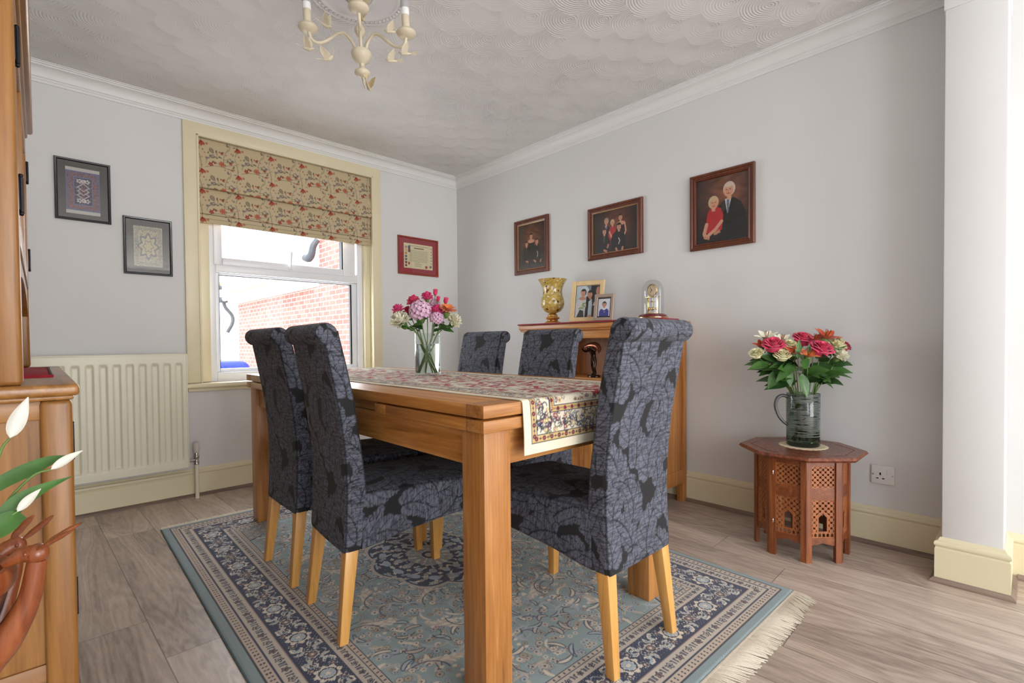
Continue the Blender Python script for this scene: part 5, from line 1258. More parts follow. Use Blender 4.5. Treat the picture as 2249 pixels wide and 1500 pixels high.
def bloom_lily(bm, M, r, rnd):
    for lay in range(2):
        for k in range(3):
            a = 2*PI*k/3+lay*PI/3; P = M @ Matrix.Rotation(a, 4, 'Z') @ Matrix.Translation((0, 0, -r*.5)) @ Matrix.Rotation(-math.radians(52-8*lay), 4, 'Y')
            petal_patch(bm, P, r*1.45, r*.40, -.28, .35, 7, 5, 0)
    for k in range(5): tube(bm, [M @ Vector((0, 0, -r*.4)), M @ Vector((r*.25*math.cos(k*1.26), r*.25*math.sin(k*1.26), r*.6))], r*.03, 5, 1)
def bloom_bud(bm, M, r, rnd):
    lathe(bm, [(0, -r*.9), (r*.5, -r*.6), (r*.72, 0), (r*.66, r*.5), (r*.78, r*.95), (r*.45, r*1.1), (0, r*.95)], 10, M=M)
BLOOM = dict(rose=bloom_rose, carnation=bloom_carnation, daisy=bloom_daisy, cluster=bloom_cluster, lily=bloom_lily, bud=bloom_bud)
def m_petal(name, c, edge=None):
    m, nt, b_ = new_mat(name); g = coords(nt); n = noise(nt, g, 45, 3); c0 = lin(c); c1 = lin(edge or tuple(min(255, int(v*1.06)+3) for v in c))
    nt.links.new(ramp(nt, n, [(.32, c0), (.68, c1)]), b_.inputs['Base Color']); b_.inputs['Roughness'].default_value = .55; b_.inputs['Sheen Weight'].default_value = .2
    b_.inputs['Subsurface Weight'].default_value = .15; b_.inputs['Subsurface Radius'].default_value = (.004, .003, .003); return m
PET = dict(hot=m_petal('hot_pink_petals', (226, 42, 120), (236, 84, 146)), pink=m_petal('rose_pink_petals', (222, 44, 96), (232, 80, 120)), lilac=m_petal('pale_pink_petals', (222, 172, 204), (236, 202, 222)), white=m_petal('ivory_petals', (238, 234, 200), (246, 244, 226)),
           cream=m_petal('cream_petals', (232, 224, 168), (242, 238, 200)), orange=m_petal('orange_petals', (232, 112, 40), (238, 146, 76)), red=m_petal('crimson_petals', (188, 24, 60), (206, 44, 82)), flame=m_petal('flame_petals', (206, 66, 32), (222, 98, 48)))
M_STEM = pmat('green_stem', (98, 128, 62), .5, .15, 40); M_LEAF = pmat('green_leaf', (62, 104, 42), .4, .25, 25, coat=.15, sss=.05); M_DLEAF = pmat('dark_green_leaf', (48, 84, 40), .4, .25, 25, coat=.15); M_CAL = pmat('green_calyx', (110, 138, 70), .5, .15, 50); M_POLL = pmat('brown_flower_centre', (140, 70, 24), .8, .2, 90)
def leaf_mesh(bm, p, d, up, L, W, fold=.25, droop=.35):
    d = Vector(d).normalized(); s = d.cross(Vector(up)).normalized(); n = s.cross(d); rows = []; nu = 9
    for i in range(nu):
        t = i/(nu-1); w = W*math.sin(PI*min(.985, t**.8*.98+.01)); c = Vector(p)+d*L*t-n*0+Vector((0, 0, -droop*L*t*t))
        rows.append([bm.verts.new(c+s*w*k+n*fold*w*abs(k)) for k in (-1, -.5, 0, .5, 1)])
    for A, B in zip(rows, rows[1:]):
        for j in range(4): bm.faces.new((A[j], A[j+1], B[j+1], B[j]))
def flower(kind, label, cat, group, base, neck, head, r, mat, rnd, leaves=(), facing=None):
    """base, neck, head in world space: the stem stands in the vase, bends over the rim and carries the bloom"""
    base, neck, head = Vector(base), Vector(neck), Vector(head)
    t = thing(dict(rose='rose', carnation='carnation', daisy='gerbera', cluster='pink_cluster_flower', lily='alstroemeria', bud='carnation_bud')[kind], label, cat, base, 0, group)
    L = lambda p: Vector(p)-base
    d = Vector(facing) if facing is not None else (head-neck).normalized()*.7+Vector((-.25, -.35, .35)); M = Matrix.Translation(L(head)) @ frame_from(d) @ Matrix.Rotation(rnd.uniform(0, 6), 4, 'Z')
    path = spline([L(base), L(base.lerp(neck, .55)), L(neck), L(neck.lerp(head, .6)), L(head)-d.normalized()*r*.5], 6)
    b = NB(); tube(b, path, [.0027, .0024, .0022], 7); obj('stem', b, M_STEM, t, 60)
    b = NB(); BLOOM[kind](b, M, r, rnd); me_o = obj('bloom', b, [mat, M_POLL], t, 0 if kind == 'carnation' else 60)
    b = NB(); lathe(b, [(0, -r*1.15), (r*.18, -r*1.05), (r*.34, -r*.75), (r*.42, -r*.38), (r*.3, -r*.25), (0, -r*.3)], 10, M=M); obj('calyx', b, M_CAL, t, 60)
    for (u, a, LL, WW) in leaves:
        k = int(u*(len(path)-2)); p = path[k]; b = NB(); leaf_mesh(b, p, (math.cos(a), math.sin(a), rnd.uniform(.1, .8)), (-.6+rnd.uniform(-.3, .3), -.45+rnd.uniform(-.3, .3), .55), LL, WW); obj('leaf', b, M_LEAF if rnd.random() < .6 else M_DLEAF, t, 60)
    return t
# ------------------------------------------------ clear vase on the dining table
VX, VY, VZ = 1.325, 1.965, .7823
M_CLEAR = glassmat('clear_glass', (250, 252, 252)); M_WATER = glassmat('water', (238, 246, 244), 0, 1.33)
gv = thing('glass_vase', 'clear cylindrical glass vase of water on the table runner', 'vase', (VX, VY, VZ))
b = NB(); lathe(b, [(0, 0), (.0565, 0), (.060, .003), (.060, .196), (.0585, .198), (.057, .196), (.057, .014), (.054, .011), (0, .011)], 48); obj('glass', b, panemat('vase_glass', (.96, .98, .975), 1.0), gv, 50)
b = NB(); lathe(b, [(0, .0112), (.0538, .0112), (.0568, .0142), (.0568, .146), (0, .146)], 48); obj('water', b, M_WATER, gv, 50)
rnd = random.Random(21)
DV = (VX*FWD[0]+VY*FWD[1])
def fl_vase(px, py, r, kind, mat, label, cat='flower', dz=0.0, lv=0):
    h = at_depth(px, py, DV+dz); a = math.atan2(h.y-VY, h.x-VX); q = min(.046, math.hypot(h.x-VX, h.y-VY)*.5)
    neck = (VX+q*math.cos(a), VY+q*math.sin(a), VZ+.19); bs = (VX-.032*math.cos(a+rnd.uniform(-.5, .5)), VY-.032*math.sin(a), VZ+.016)
    leaves = [(rnd.uniform(.55, .85), a+rnd.uniform(-1, 1), rnd.uniform(.035, .065), rnd.uniform(.009, .014)) for _ in range(lv+1)]
    flower(kind, label, cat, 'flowers in the clear vase', bs, neck, h, r, PET[mat], rnd, leaves)
for a in ((879, 703, .040, 'carnation', 'white', 'large ivory carnation low on the left of the table bouquet', 'flower', -.03, 2),
          (874, 679, .024, 'carnation', 'hot', 'hot pink carnation at the far left of the table bouquet', 'flower', .0, 1),
          (908, 661, .027, 'carnation', 'pink', 'rose pink carnation upper left in the table bouquet', 'flower', .02, 1),
          (897, 683, .022, 'carnation', 'red', 'deep crimson carnation tucked behind the ivory one in the table vase', 'flower', .03, 2),
          (923, 684, .046, 'cluster', 'lilac', 'large pale pink cluster flower at the middle of the table bouquet', 'flower', -.02, 2),
          (938, 652, .024, 'carnation', 'hot', 'bright pink carnation standing above the pale cluster in the table vase', 'flower', .0, 1),
          (956, 643, .013, 'bud', 'pink', 'tallest pink carnation bud of the table bouquet', 'bud', .0, 1),
          (962, 657, .011, 'bud', 'pink', 'small pink bud just below the tallest bud in the table vase', 'bud', .02, 1),
          (979, 661, .013, 'bud', 'pink', 'small pink bud above the orange gerbera in the table vase', 'bud', .01, 1),
          (958, 683, .029, 'carnation', 'hot', 'hot pink carnation between the pale cluster and the orange gerbera', 'flower', -.01, 2),
          (959, 700, .028, 'cluster', 'lilac', 'small pale pink cluster hanging under the hot pink carnation in the table vase', 'flower', -.03, 1),
          (983, 680, .034, 'daisy', 'orange', 'orange gerbera on the right of the table bouquet', 'flower', -.02, 2),
          (997, 704, .032, 'carnation', 'white', 'ivory carnation at the far right of the table bouquet', 'flower', .02, 2),
          (955, 668, .024, 'cluster', 'lilac', 'pale pink sprig at the back of the table bouquet', 'flower', .06, 1)):
    fl_vase(a[0], a[1], a[2]*1.22, *a[3:])
# ------------------------------------------------ dark glass jug on the octagonal table
JX, JY, JZ = 2.500, .712, ZT_+.0022
def m_jug():
    m, nt, b_ = new_mat('smoky_glass_with_white_trails'); g = coords(nt); sep = nt.nodes.new('ShaderNodeSeparateXYZ'); nt.links.new(g, sep.inputs[0])
    n1 = noise(nt, coords(nt, (3, 3, 20)), 3, 2); z = mth(nt, 'ADD', mth(nt, 'MULTIPLY', sep.outputs[2], 1150), mth(nt, 'MULTIPLY', n1, 2.5)); s_ = mth(nt, 'SINE', z)
    br = noise(nt, coords(nt, (9, 9, 90)), 2.5, 2); ln = mth(nt, 'MULTIPLY', mth(nt, 'GREATER_THAN', s_, .80), mth(nt, 'GREATER_THAN', br, .43))
    up = mth(nt, 'GREATER_THAN', sep.outputs[2], .045); ln = mth(nt, 'MULTIPLY', ln, up)
    nt.nodes.clear(); out = nt.nodes.new('ShaderNodeOutputMaterial'); tr = nt.nodes.new('ShaderNodeBsdfTransparent'); gl = nt.nodes.new('ShaderNodeBsdfGlossy'); df = nt.nodes.new('ShaderNodeBsdfDiffuse')
    tr.inputs[0].default_value = (.60, .66, .63, 1); gl.inputs['Roughness'].default_value = .03; df.inputs[0].default_value = rgba(lin(214, 218, 218))
    g = coords(nt); sep = nt.nodes.new('ShaderNodeSeparateXYZ'); nt.links.new(g, sep.inputs[0])
    n1 = noise(nt, coords(nt, (3, 3, 20)), 3, 2); s_ = mth(nt, 'SINE', mth(nt, 'ADD', mth(nt, 'MULTIPLY', sep.outputs[2], 1050), mth(nt, 'MULTIPLY', n1, 2.2)))
    br = noise(nt, coords(nt, (9, 9, 90)), 2.5, 2); ln = mth(nt, 'MULTIPLY', mth(nt, 'GREATER_THAN', s_, .72), mth(nt, 'GREATER_THAN', br, .44)); ln = mth(nt, 'MULTIPLY', ln, mth(nt, 'GREATER_THAN', sep.outputs[2], .045))
    lw = nt.nodes.new('ShaderNodeLayerWeight'); f = mth(nt, 'ADD', mth(nt, 'MULTIPLY', mth(nt, 'POWER', lw.outputs['Facing'], 5.0), .5), .05)
    m1 = nt.nodes.new('ShaderNodeMixShader'); nt.links.new(f, m1.inputs[0]); nt.links.new(tr.outputs[0], m1.inputs[1]); nt.links.new(gl.outputs[0], m1.inputs[2])
    m2 = nt.nodes.new('ShaderNodeMixShader'); nt.links.new(mth(nt, 'MULTIPLY', ln, .5), m2.inputs[0]); nt.links.new(m1.outputs[0], m2.inputs[1]); nt.links.new(df.outputs[0], m2.inputs[2]); nt.links.new(m2.outputs[0], out.inputs[0]); return m
jg = thing('glass_jug', 'tall smoky glass jug with white trailed lines and a grey handle on the octagonal table', 'jug', (JX, JY, JZ))
b = NB(); lathe(b, [(0, 0), (.062, 0), (.067, .005), (.068, .235), (.0665, .237), (.065, .235), (.0645, .020), (.06, .016), (0, .016)], 48); obj('glass', b, m_jug(), jg, 50)
b = NB(); lathe(b, [(0, .0005), (.060, .0005), (.0655, .005), (.066, .014), (.060, .0155), (0, .0155)], 40); obj('solid_base', b, glassmat('dark_base_glass', (60, 72, 68), .02), jg, 50)
b = NB(); lathe(b, [(0, .017), (.059, .017), (.0638, .021), (.0640, .15), (0, .15)], 40); obj('water', b, glassmat('dim_water', (214, 226, 216), 0, 1.33), jg, 50)
hd_ = Vector((-.62, .78, 0)); b = NB(); pts = [hd_*.064+Vector((0, 0, .218)), hd_*.085+Vector((0, 0, .226)), hd_*.108+Vector((0, 0, .215)), hd_*.118+Vector((0, 0, .18)), hd_*.105+Vector((0, 0, .135)), hd_*.085+Vector((0, 0, .108)), hd_*.066+Vector((0, 0, .092))]
tube(b, spline(pts, 8), [.0075, .008, .007, .0065], 10, flat=1.0); obj('handle', b, pmat('grey_glass_handle', (96, 96, 98), .2, .1, 20, trans=.25), jg, 60)
rnd = random.Random(33); DJ = (JX*FWD[0]+JY*FWD[1])
def fl_jug(px, py, r, kind, mat, label, dz=0.0, lv=5):
    h = at_depth(px, py, DJ+dz); a = math.atan2(h.y-JY, h.x-JX); q = min(.050, math.hypot(h.x-JX, h.y-JY)*.5)
    neck = (JX+q*math.cos(a), JY+q*math.sin(a), JZ+.232); bs = (JX-.034*math.cos(a+rnd.uniform(-.6, .6)), JY-.034*math.sin(a), JZ+.022)
    leaves = [(rnd.uniform(.62, .9), a+rnd.uniform(-1.2, 1.2), rnd.uniform(.07, .12), rnd.uniform(.018, .028)) for _ in range(lv)]
    flower(kind, label, 'flower', 'flowers in the smoky jug', bs, neck, h, r, PET[mat], rnd, leaves)
for a in ((1684, 739, .036, 'lily', 'white', 'white lily-like flower at the upper left of the jug bouquet', .04),
          (1718, 744, .032, 'lily', 'white', 'white flower behind the leftmost pink rose in the jug', .05),
          (1699, 756, .042, 'rose', 'pink', 'large pink rose on the left of the jug bouquet', -.02),
          (1672, 757, .026, 'lily', 'flame', 'red alstroemeria at the far left of the jug bouquet', .03),
          (1661, 775, .028, 'rose', 'cream', 'cream rose lowest on the far left of the jug bouquet', .0),
          (1718, 779, .031, 'rose', 'cream', 'cream rose low at the front left of the jug bouquet', -.05),
          (1735, 757, .030, 'rose', 'cream', 'cream rose in the middle of the jug bouquet, behind orange flowers', .0),
          (1763, 743, .040, 'rose', 'pink', 'pink rose at the top centre of the jug bouquet', .03),
          (1744, 771, .034, 'lily', 'flame', 'orange-red alstroemeria at the centre of the jug bouquet', -.05),
          (1776, 778, .030, 'lily', 'orange', 'orange alstroemeria under the large front pink rose in the jug', -.07),
          (1815, 737, .042, 'lily', 'flame', 'flame red alstroemeria standing highest on the right of the jug', .0),
          (1790, 744, .034, 'lily', 'flame', 'red-orange alstroemeria between the top pink rose and the highest bloom', .02),
          (1804, 765, .044, 'rose', 'pink', 'large open pink rose at the front right of the jug bouquet', -.06),
          (1836, 760, .038, 'carnation', 'cream', 'cream carnation on the right of the jug bouquet', .0),
          (1844, 781, .034, 'carnation', 'white', 'white carnation lowest on the right of the jug bouquet', -.02),
          (1853, 759, .030, 'rose', 'pink', 'pink rose at the far right of the jug bouquet, partly hidden', .05)):
    fl_jug(a[0], a[1], a[2]*(1.06 if a[3] == 'rose' else 1.15), *a[3:])
# leafy sprigs among the blooms
def sprig(px, py, px2, py2, L, W, label, dz=0.0):
    p1 = at_depth(px2, py2, DJ+dz); p0 = Vector((JX, JY, JZ+.03)); a = math.atan2(p1.y-JY, p1.x-JX); nk = Vector((JX+.05*math.cos(a), JY+.05*math.sin(a), JZ+.235)); pb = at_depth(px, py, DJ+dz*.8)
    t = thing('leaf_sprig', label, 'leaf', p0, 0, 'leaves in the smoky jug'); b = NB(); tube(b, spline([(0, 0, 0), nk-p0, pb-p0], 6), [.002, .0015], 6); obj('stem', b, M_STEM, t, 60)
    b = NB(); d = p1-pb; leaf_mesh(b, pb-p0, d, (-.55, -.45, .7), d.length*1.05, W, .2, .1); obj('leaf', b, M_LEAF, t, 60)
for a in ((1690, 798, 1646, 806, 0, .022, 'broad leaf reaching furthest left from the jug', -.02), (1712, 812, 1688, 848, 0, .024, 'broad leaf drooping at the lower left of the jug mouth', -.04), (1745, 800, 1706, 832, 0, .022, 'pale leaf crossing the front left of the jug mouth', -.08),
          (1760, 820, 1772, 866, 0, .022, 'leaf hanging down the front of the jug', -.09), (1795, 800, 1866, 790, 0, .016, 'long narrow leaf pointing right, uppermost on that side', .0), (1790, 808, 1868, 822, 0, .017, 'long narrow leaf pointing far right from the jug', -.02), (1785, 815, 1828, 846, 0, .016, 'narrow leaf drooping to the right of the jug mouth', -.03),
          (1752, 790, 1755, 742, 0, .014, 'upright leaf at the centre of the jug bouquet', -.07), (1770, 800, 1778, 752, 0, .013, 'upright leaf just right of the bouquet centre', -.06), (1700, 806, 1668, 822, 0, .018, 'leaf tucked under the lowest far left cream rose', .02), (1805, 795, 1850, 805, 0, .018, 'leaf under the white carnation on the right of the jug', .03), (1730, 815, 1736, 845, 0, .018, 'small rounded leaf over the jug rim', -.07)):
    sprig(*a)

# ================================================================== FRAMED MINIATURE RUGS AND CERTIFICATE ON THE WINDOW WALL
M_BLKF = pmat('black_frame_lacquer', (30, 32, 36), .3, .05, 20, coat=.3)
def mini_rug(kind):
    w, h = .212, .308; D = Draw(w, h, .0016, (76, 73, 68)); n = .5+.5*np.sin(D.X*900)*np.sin(D.Y*900); D.A *= (.92+.12*n)[..., None]
    x0, x1, y0, y1 = (.034, .176, .028, .275) if kind == 0 else (.038, .174, .040, .270)
    aw = (slice(0, D.nx), slice(0, D.ny))
    if kind == 0:
        D.rect(x0, x1, y0, y1, (186, 182, 178)); D.rect(x0, x1, y0+.018, y1-.018, (96, 104, 142)); D.rect(x0+.007, x1-.007, y0+.025, y1-.025, (128, 92, 96)); rr = random.Random(1)
        for k in range(300):
            x, y = rr.uniform(x0+.007, x1-.007), rr.uniform(y0+.025, y1-.025); D.ell(x, y, .0028, .0028, rr.choice([(96, 104, 150), (150, 106, 106), (74, 66, 84)]))
        D.rect(.066, .146, .075, .228, (112, 120, 160)); D.rect(.070, .142, .080, .223, (62, 62, 84))
        for yc in (.13, .1515, .173): D.poly([(.106, yc-.024), (.134, yc), (.106, yc+.024), (.078, yc)], (178, 172, 176)); D.poly([(.106, yc-.017), (.126, yc), (.106, yc+.017), (.086, yc)], (92, 58, 70))
        for yc in (.10, .205):
            for s in (-1, 1): D.flower(.106+s*.016, yc, .013, (206, 200, 190), (60, 54, 60), 5); 
            D.flower(.106, yc, .010, (220, 214, 204), (146, 70, 70), 6)
        for k in range(120): D.ell(rr.uniform(.072, .14), rr.uniform(.082, .22), .0018, .0018, rr.choice([(150, 154, 186), (170, 120, 120)]))
        for i in range(20): x = x0+(x1-x0)*(i+.5)/20; D.line([(x, y0), (x, y0+.016)], .0022, (216, 212, 206)); D.line([(x, y1), (x, y1-.016)], .0022, (216, 212, 206))
    else:
        D.rect(x0, x1, y0, y1, (178, 174, 156)); rr = random.Random(4); D.rect(x0+.006, x1-.006, y0+.008, y1-.008, (160, 156, 138)); D.rect(x0+.020, x1-.020, y0+.024, y1-.024, (186, 180, 152))
        for k in range(500): x, y = rr.uniform(x0, x1), rr.uniform(y0, y1); D.ell(x, y, .0024, .0024, rr.choice([(128, 128, 130), (196, 190, 166), (150, 142, 116), (112, 116, 130)]))
        mx_, my_ = D.X-.106, (D.Y-.156)/1.5; r_ = np.hypot(mx_, my_); t_ = np.arctan2(my_, mx_); e = .046*(1+.16*np.cos(8*t_)); D.put(aw, ((r_ < e)&(r_ > e-.010)).astype(float)*.85, (104, 106, 122)); D.put(aw, (r_ < e-.010).astype(float)*.8, (198, 190, 150)); D.put(aw, ((np.abs(r_-.020*(1+.2*np.cos(6*t_))) < .002)).astype(float), (120, 116, 120))
    return D
BK = [(0, 0), (0, .014), (.003, .017), (.009, .016), (.013, .009), (.013, 0)]
wall_picture('framed_rug_sample', 'black framed miniature blue rug, upper left one of the pair on the window wall', 'picture', (.190, YB-.001, 1.776), 0, .232, .328, BK, M_BLKF, mini_rug(0))
wall_picture('framed_rug_sample', 'black framed miniature beige rug, lower right one of the pair by the window casing', 'picture', (.473, YB-.001, 1.510), 0, .232, .328, BK, M_BLKF, mini_rug(1))
def certificate():
    w, h = .37, .29; D = Draw(w, h, .0018, (158, 48, 62)); x0, x1, y0, y1 = .044, .326, .042, .248; D.rect(x0, x1, y0, y1, (226, 216, 176)); rr = random.Random(6)
    D.line([(x0+.05, y1-.018), (x1-.04, y1-.018)], .004, (150, 140, 110))
    D.line([(.145, y1-.036), (.235, y1-.036)], .009, (120, 104, 84))
    for k in range(9):
        y = y1-.058-k*.011; x = .098
        while x < x1-.055: l = rr.uniform(.006, .02); D.line([(x, y), (min(x+l, x1-.05), y)], .0034, (150, 144, 122)); x += l+.005
    for k in range(4): D.line([(.15, y0+.050-k*.010), (.15+rr.uniform(.04, .08), y0+.050-k*.010)], .0034, (160, 152, 126))
    for k in range(7):
        y = y1-.026-k*.025; D.poly([(x0+.010, y), (x0+.030, y), (x0+.030, y-.014), (x0+.020, y-.021), (x0+.010, y-.014)], rr.choice([(60, 70, 110), (150, 50, 50), (70, 96, 84), (40, 44, 60), (190, 160, 90)])); D.ell(x0+.020, y-.009, .005, .005, rr.choice([(220, 210, 180), (170, 60, 60), (90, 110, 150)]))
        D.ell(x1-.012, y, .004, .006, rr.choice([(150, 60, 60), (90, 96, 130), (120, 140, 110)]))
    D.rect(x0+.040, x0+.062, y1-.075, y1-.020, (84, 88, 120)); D.rect(x0+.044, x0+.058, y1-.070, y1-.045, (170, 60, 60))
    D.flower(.262, y0+.020, .014, (178, 66, 48), (150, 46, 40), 8); D.flower(x1-.022, y0+.026, .013, (120, 84, 140), (170, 60, 50), 5); D.ell(x0+.048, y0+.04, .008, .013, (160, 60, 54)); return D
M_REDF = wood('red_stained_frame', (112, 38, 24), (146, 56, 36), (168, 76, 52), 'z', .4, 2, .2)
wall_picture('framed_certificate', 'red wooden framed certificate with coloured crests right of the window', 'picture', (2.326, YB-.001, 1.662), 0, .394, .314, [(0, 0), (0, .014), (.003, .017), (.010, .016), (.014, .010), (.014, 0)], M_REDF, certificate())

# ================================================================== OAK DRESSER
HK = ((108, 68, 28), (148, 100, 46), (174, 124, 66))
M_HX = wood('dresser_oak_across', *HK, axis='x'); M_HY = wood('dresser_oak_along', *HK, axis='y', rough=.3); M_HZ = wood('dresser_oak_upright', *HK, axis='z')
dr = thing('oak_dresser', 'tall oak dresser at the left edge with cupboards below and above its open niche', 'dresser', (.05, 1.255, 0))
dp, ln_ = .50, 1.20; wz = .86
b = NB(); bx(b, -dp, .004, -.012, ln_, wz-.022, wz, .007, seg=3); bx(b, -dp, -.004, -.002, ln_-.01, wz-.030, wz-.020, .004); obj('worktop', b, M_HY, dr, 30)
for (x0, x1) in ((-.052, -.006), (-dp, -dp+.045)):
    for (y0, y1) in ((.004, .05), (ln_-.06, ln_-.014)):
        b = NB(); bx(b, x0, x1, y0, y1, 0, wz-.029, .010, seg=3); obj('post', b, M_HZ, dr, 35)
for (y0, y1) in ((.014, .040), (ln_-.05, ln_-.024)):
    b = NB(); bx(b, -dp+.04, -.05, y0+.006, y1-.004, .2, wz-.05); obj('side_panel', b, M_HZ, dr)
    b = NB(); bx(b, -dp+.04, -.05, y0, y1, wz-.066, wz-.03, .002); obj('side_rail', b, M_HX, dr); b = NB(); bx(b, -dp+.04, -.05, y0, y1, .22, .335, .002); obj('side_rail', b, M_HX, dr)
b = NB(); bx(b, -.030, -.012, .05, ln_-.06, wz-.06, wz-.03); bx(b, -.030, -.012, .05, ln_-.06, .10, .16); bx(b, -dp+.02, -.03, .05, ln_-.06, .14, .16); bx(b, -dp, -dp+.012, .05, ln_-.06, .1, wz-.03); obj('carcass', b, M_HY, dr)
M_HINGE = pmat('black_iron_hinge', (34, 28, 30), .4, .1, 30, metal=.5)
def dr_door(y0, y1, z0, z1, xf, hinge_y, hz, glazed=False):
    b = NB(); s_ = .055
    for a in ((y0, y0+s_, z0, z1), (y1-s_, y1, z0, z1), (y0+s_, y1-s_, z0, z0+s_), (y0+s_, y1-s_, z1-s_, z1)): bx(b, xf-.020, xf, a[0], a[1], a[2], a[3], .003)
    bx(b, xf-.014, xf-.008, y0+s_-.004, y1-s_+.004, z0+s_-.004, z1-s_+.004)
    d = obj('door', b, M_HZ, dr, 30)
    for z in hz:
        b = NB(); tube(b, [(xf+.003, hinge_y, z-.032), (xf+.003, hinge_y, z+.032)], .0042, 8); bx(b, xf-.002, xf+.0012, hinge_y-.012, hinge_y+.012, z-.030, z+.030, .001); sph(b, (xf+.003, hinge_y, z+.035), .0045, seg=8, rings=6); sph(b, (xf+.003, hinge_y, z-.035), .0045, seg=8, rings=6); obj('hinge', b, M_HINGE, d)
    if z0 > 1: return
    b = NB(); ky = y1-.03 if hinge_y < (y0+y1)/2 else y0+.03; sph(b, (xf+.010, ky, (z0+z1)/2), .011, seg=12, rings=8); tube(b, [(xf-.002, ky, (z0+z1)/2), (xf+.008, ky, (z0+z1)/2)], .005, 8); obj('knob', b, M_HINGE, d)
dr_door(.054, .588, .165, wz-.064, -.010, .052, (.745, .435)); dr_door(.592, ln_-.064, .165, wz-.064, -.010, ln_-.062, (.745, .435))
# upper part
ux, ud, uz = -.072, .30, 1.665
for (y0, y1) in ((.006, .050), (ln_-.060, ln_-.016)):
    b = NB(); bx(b, ux-.040, ux, y0, y1, wz, uz, .009, seg=3); obj('upper_post', b, M_HZ, dr, 35)
    b = NB(); bx(b, ux-ud, ux-.035, y0+.008, y1-.012, wz, uz); obj('upper_side', b, M_HZ, dr)
b = NB(); bx(b, ux-ud, ux-ud+.012, .03, ln_-.03, wz, uz); obj('upper_back', b, M_HZ, dr)
b = NB(); bx(b, ux-ud+.01, ux-.012, .03, ln_-.04, 1.105, 1.125); bx(b, ux-ud+.01, ux-.012, .03, ln_-.04, uz-.03, uz); obj('upper_shelf', b, M_HY, dr)
b = NB(); yy = np.linspace(.050, ln_-.060, 40); arc_ = [(ux-.022, y, 1.035+.065*math.sin(PI*(y-.05)/(ln_-.11))**.55) for y in yy]; prism(b, arc_+[(ux-.022, ln_-.060, 1.125), (ux-.022, .050, 1.125)], (.018, 0, 0)); obj('arched_rail', b, M_HY, dr, 20)
dr_door(.054, .588, 1.13, uz-.03, ux, .052, (1.49, 1.215)); dr_door(.592, ln_-.064, 1.13, uz-.03, ux, ln_-.062, (1.53, 1.23))
b = NB(); bx(b, ux-ud-.004, ux+.006, -.004, ln_, uz, uz+.018, .005); bx(b, ux-ud-.004, ux+.020, -.014, ln_+.010, uz+.018, uz+.045, .008, seg=3); obj('crown', b, M_HY, dr, 30)
M_MAT2 = pmat('red_woven_mat', (150, 24, 40), .9, .1, 80)
b = NB(); bx(b, -.135, .135, -.30, .30, 0, .005, .002); bx(b, -.140, .140, -.305, -.298, 0, .006); bx(b, -.140, .140, .298, .305, 0, .006); bx(b, .1345, .1385, -.30, .30, 0, .006, 0, 1); o = obj('red_place_mat', b, [M_MAT2, M_BLACK], None, 30); o.location = (-.117, 1.86, wz); tag(o, 'dark red mat lying in the open niche of the oak dresser', 'mat')

# ================================================================== ANTELOPE PLANT STAND, POT AND PEACE LILY
CV = ((104, 46, 20), (142, 74, 38), (172, 102, 62)); M_CARV = wood('carved_mahogany', *CV, axis='z', fine=1.5, rough=.28, coat=.4)
PX, PY, PZ = -.101, .93, 0
st = thing('antelope_plant_stand', 'carved wooden plant stand whose legs are antelopes, at the lower left edge', 'plant stand', (PX, PY, PZ))
def antelope(a, hz, r):
    """leg from the floor swelling to a body under the pot, rising to neck and head"""
    ca, sa = math.cos(a), math.sin(a); P = lambda r_, z, s=0: Vector((r_*ca-s*sa, r_*sa+s*ca, z))
    b = NB(); tube(b, spline([P(.075, 0), P(.055, .12), P(.030, .28), P(.022, .42), P(.036, .505), P(.066, .552), P(r-.010, .60), P(r, hz-.022)], 7), [.010, .010, .012, .015, .019, .018, .0125, .0105], 10)
    h0 = P(r, hz-.014); sph(b, h0, (.0125, .0125, .0130), seg=14, rings=10)
    tube(b, spline([h0, h0+P(-.012, .001), h0+P(-.024, -.004), h0+P(-.033, -.009)], 4), [.0120, .0105, .0075, .0050], 10)
    for s in (-1, 1):
        e = h0+P(.004, .008, s*.008); q = spline([e, e+P(.010, .006, s*.003), e+P(.026, .015, s*.006), e+P(.038, .021, s*.007)], 5); tube(b, q, [.0030, .0062, .0066, .0022], 8, flat=.5)
        sph(b, h0+P(-.008, .004, s*.0105), (.0024, .0024, .0024), seg=8, rings=6)
    return obj('antelope_leg', b, M_CARV, st, 60)
antelope(math.radians(45), .660, .100); antelope(math.radians(-20), .674, .100); antelope(math.radians(170), .668, .100)
b = NB(); lathe(b, [(0, .496), (.040, .496), (.042, .502), (.040, .507), (0, .507)], 28); obj('ring', b, M_CARV, st, 50)
pt = thing('carved_pot', 'round carved wooden pot with pierced pattern on the antelope stand', 'pot', (PX, PY, .5075))
def m_potcarve():
    m, nt, b_ = new_mat('pierced_carved_wood'); g = coords(nt); n = noise(nt, g, 40, 3, .5, 1.5); v = nt.nodes.new('ShaderNodeTexVoronoi'); v.inputs['Scale'].default_value = 42; v.feature = 'SMOOTH_F1'; nt.links.new(g, v.inputs['Vector'])
    k = mth(nt, 'ADD', mth(nt, 'MULTIPLY', v.outputs['Distance'], -1.1), n)
    nt.links.new(ramp(nt, k, [(-.0, lin(62, 34, 22)), (.22, lin(128, 72, 48)), (.6, lin(176, 118, 86))]), b_.inputs['Base Color']); b_.inputs['Roughness'].default_value = .5
    bump(nt, b_, k, .9, .006); return m
b = NB(); lathe(b, [(0, 0), (.028, 0), (.035, .008), (.047, .04), (.060, .08), (.068, .112), (.0615, .112), (.054, .08), (.04, .04), (.02, .015), (0, .012)], 40); obj('bowl', b, m_potcarve(), pt, 60)
